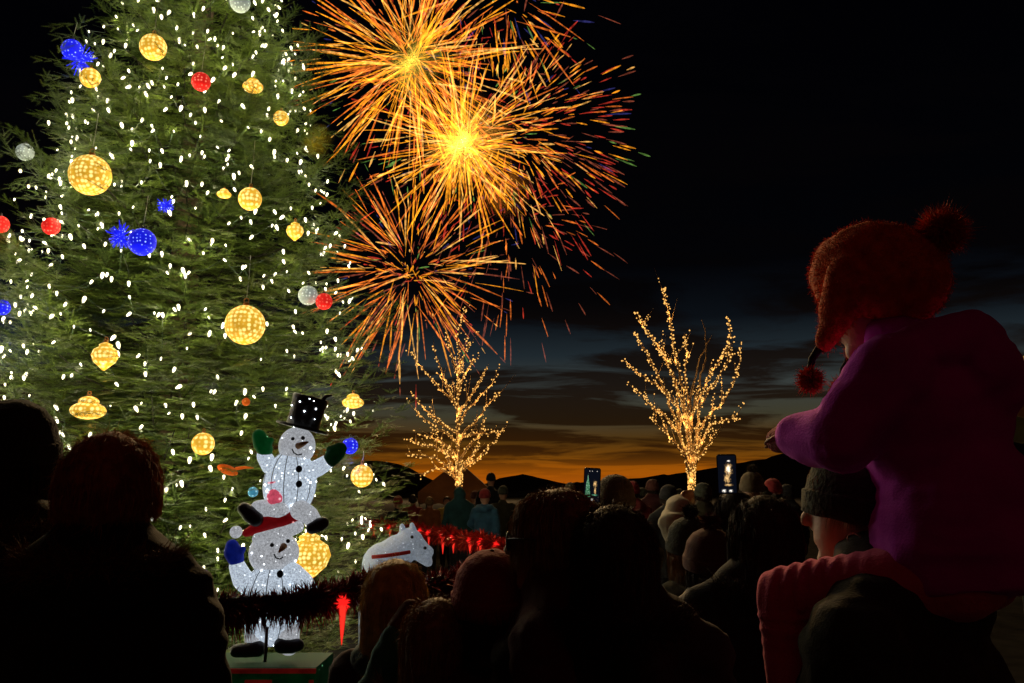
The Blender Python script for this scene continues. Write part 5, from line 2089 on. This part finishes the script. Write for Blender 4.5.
# jacket
b = MB()
b.ell((0, 0.02, 0.25), (0.150, 0.130, 0.17), None, 20, 14)
b.ell((0, -0.015, 0.10), (0.155, 0.142, 0.16), None, 20, 14)
b.cap((-0.10, 0.045, 0.335), (0.10, 0.045, 0.335), 0.075, 0.075, 12)
b.lathe([(0.10, -0.035), (0.150, -0.03), (0.160, 0.04), (0.150, 0.12)], (0, -0.02, 0), Matrix.Rotation(-0.12, 3, 'X') @ Matrix.Diagonal((1.0, 0.98, 1)), 24)
b.cap((0, 0.05, 0.37), (0, 0.07, 0.42), 0.078, 0.070, 14)
for side in (-1, 1):
    S, E, Wp = JA[side]
    b.chain([S, E, Wp], [0.074, 0.060, 0.046], 14)
for i in range(10):
    a0 = PI * (0.95 + 1.10 * i / 10); a1 = PI * (0.95 + 1.10 * (i + 1) / 10)
    f0 = lambda a: Vector((0.105 * math.cos(a), 0.035 + 0.105 * math.sin(a), 0.378 - 0.03 * math.sin(a)))
    b.cap(f0(a0), f0(a1), 0.048, 0.048, 10)
b.ell((0, -0.082, 0.345), (0.090, 0.058, 0.085), None, 16, 10)
fused(b, 'jacket', jacm, 0.0075, child, 3, lambda p: 0.011 * vz(p, 10, 1) + 0.008 * (0.5 - abs(noise.noise(Vector((p.x * 12 + 3, p.y * 12, p.z * 26))))) - 0.004)
for side in (-1, 1):
    S, E, Wp = JA[side]
    d = (Wp - E).normalized()
    b = MB()
    b.cap(Wp - d * 0.012, Wp + d * 0.022, 0.036, 0.034, 12)
    b.cap(Wp + d * 0.02, Wp + d * 0.062 + Vector((0, 0, -0.012)), 0.034, 0.026, 12)
    b.cap(Wp + d * 0.02 + Vector((0, 0, 0.015)), Wp + d * 0.05 + Vector((-side * 0.03, 0, 0.025)), 0.016, 0.013, 10)
    fused(b, 'mitten', redknit, 0.007, child, 2)
    b = MB(); b.cap(Wp - d * 0.030, Wp + d * 0.002, 0.047, 0.044, 14); fused(b, 'cuff', jacm, 0.008, child, 1)
# fuzzy hat with ear flaps
b = MB()
R_ = Matrix.Rotation(-0.42, 3, 'X')
b.ell(hd + Vector((0, -0.012, 0.045)), (0.106, 0.130, 0.106), Matrix.Rotation(0.30, 3, 'X'), 26, 18)
for side in (-1, 1):
    b.chain([hd + Vector((side * 0.094, 0.02, 0.03)), hd + Vector((side * 0.096, 0.045, -0.045)), hd + Vector((side * 0.090, 0.070, -0.088))], [0.040, 0.032, 0.018], 12)
hat_o = fused(b, 'fuzzy_hat', hatm, 0.008, child, 2, lambda p: 0.004 * vz(p, 30, 4))
fuzz('hat_fibres', hat_o, hat_o, 16000, 0.009, 0.0013, hatm, 5, 0.2)
fluffball('pompom', child, hd + Vector((0, -0.132, 0.112)), 0.050, hatm, 2600, 6, 0.0028)
for side in (-1, 1):
    b = MB()
    p0 = hd + Vector((side * 0.090, 0.078, -0.095)); p1 = p0 + Vector((side * 0.006, 0.02, -0.045))
    b.tube([p0, p0.lerp(p1, 0.5) + Vector((0, 0.006, 0)), p1], [0.008, 0.007, 0.006], 8)
    b.build('hat_cord', blackknit, child)
    fluffball('tassel', child, p1 + Vector((0, 0, -0.018)), 0.030, hatm, 1100, 8 + side, 0.0026)
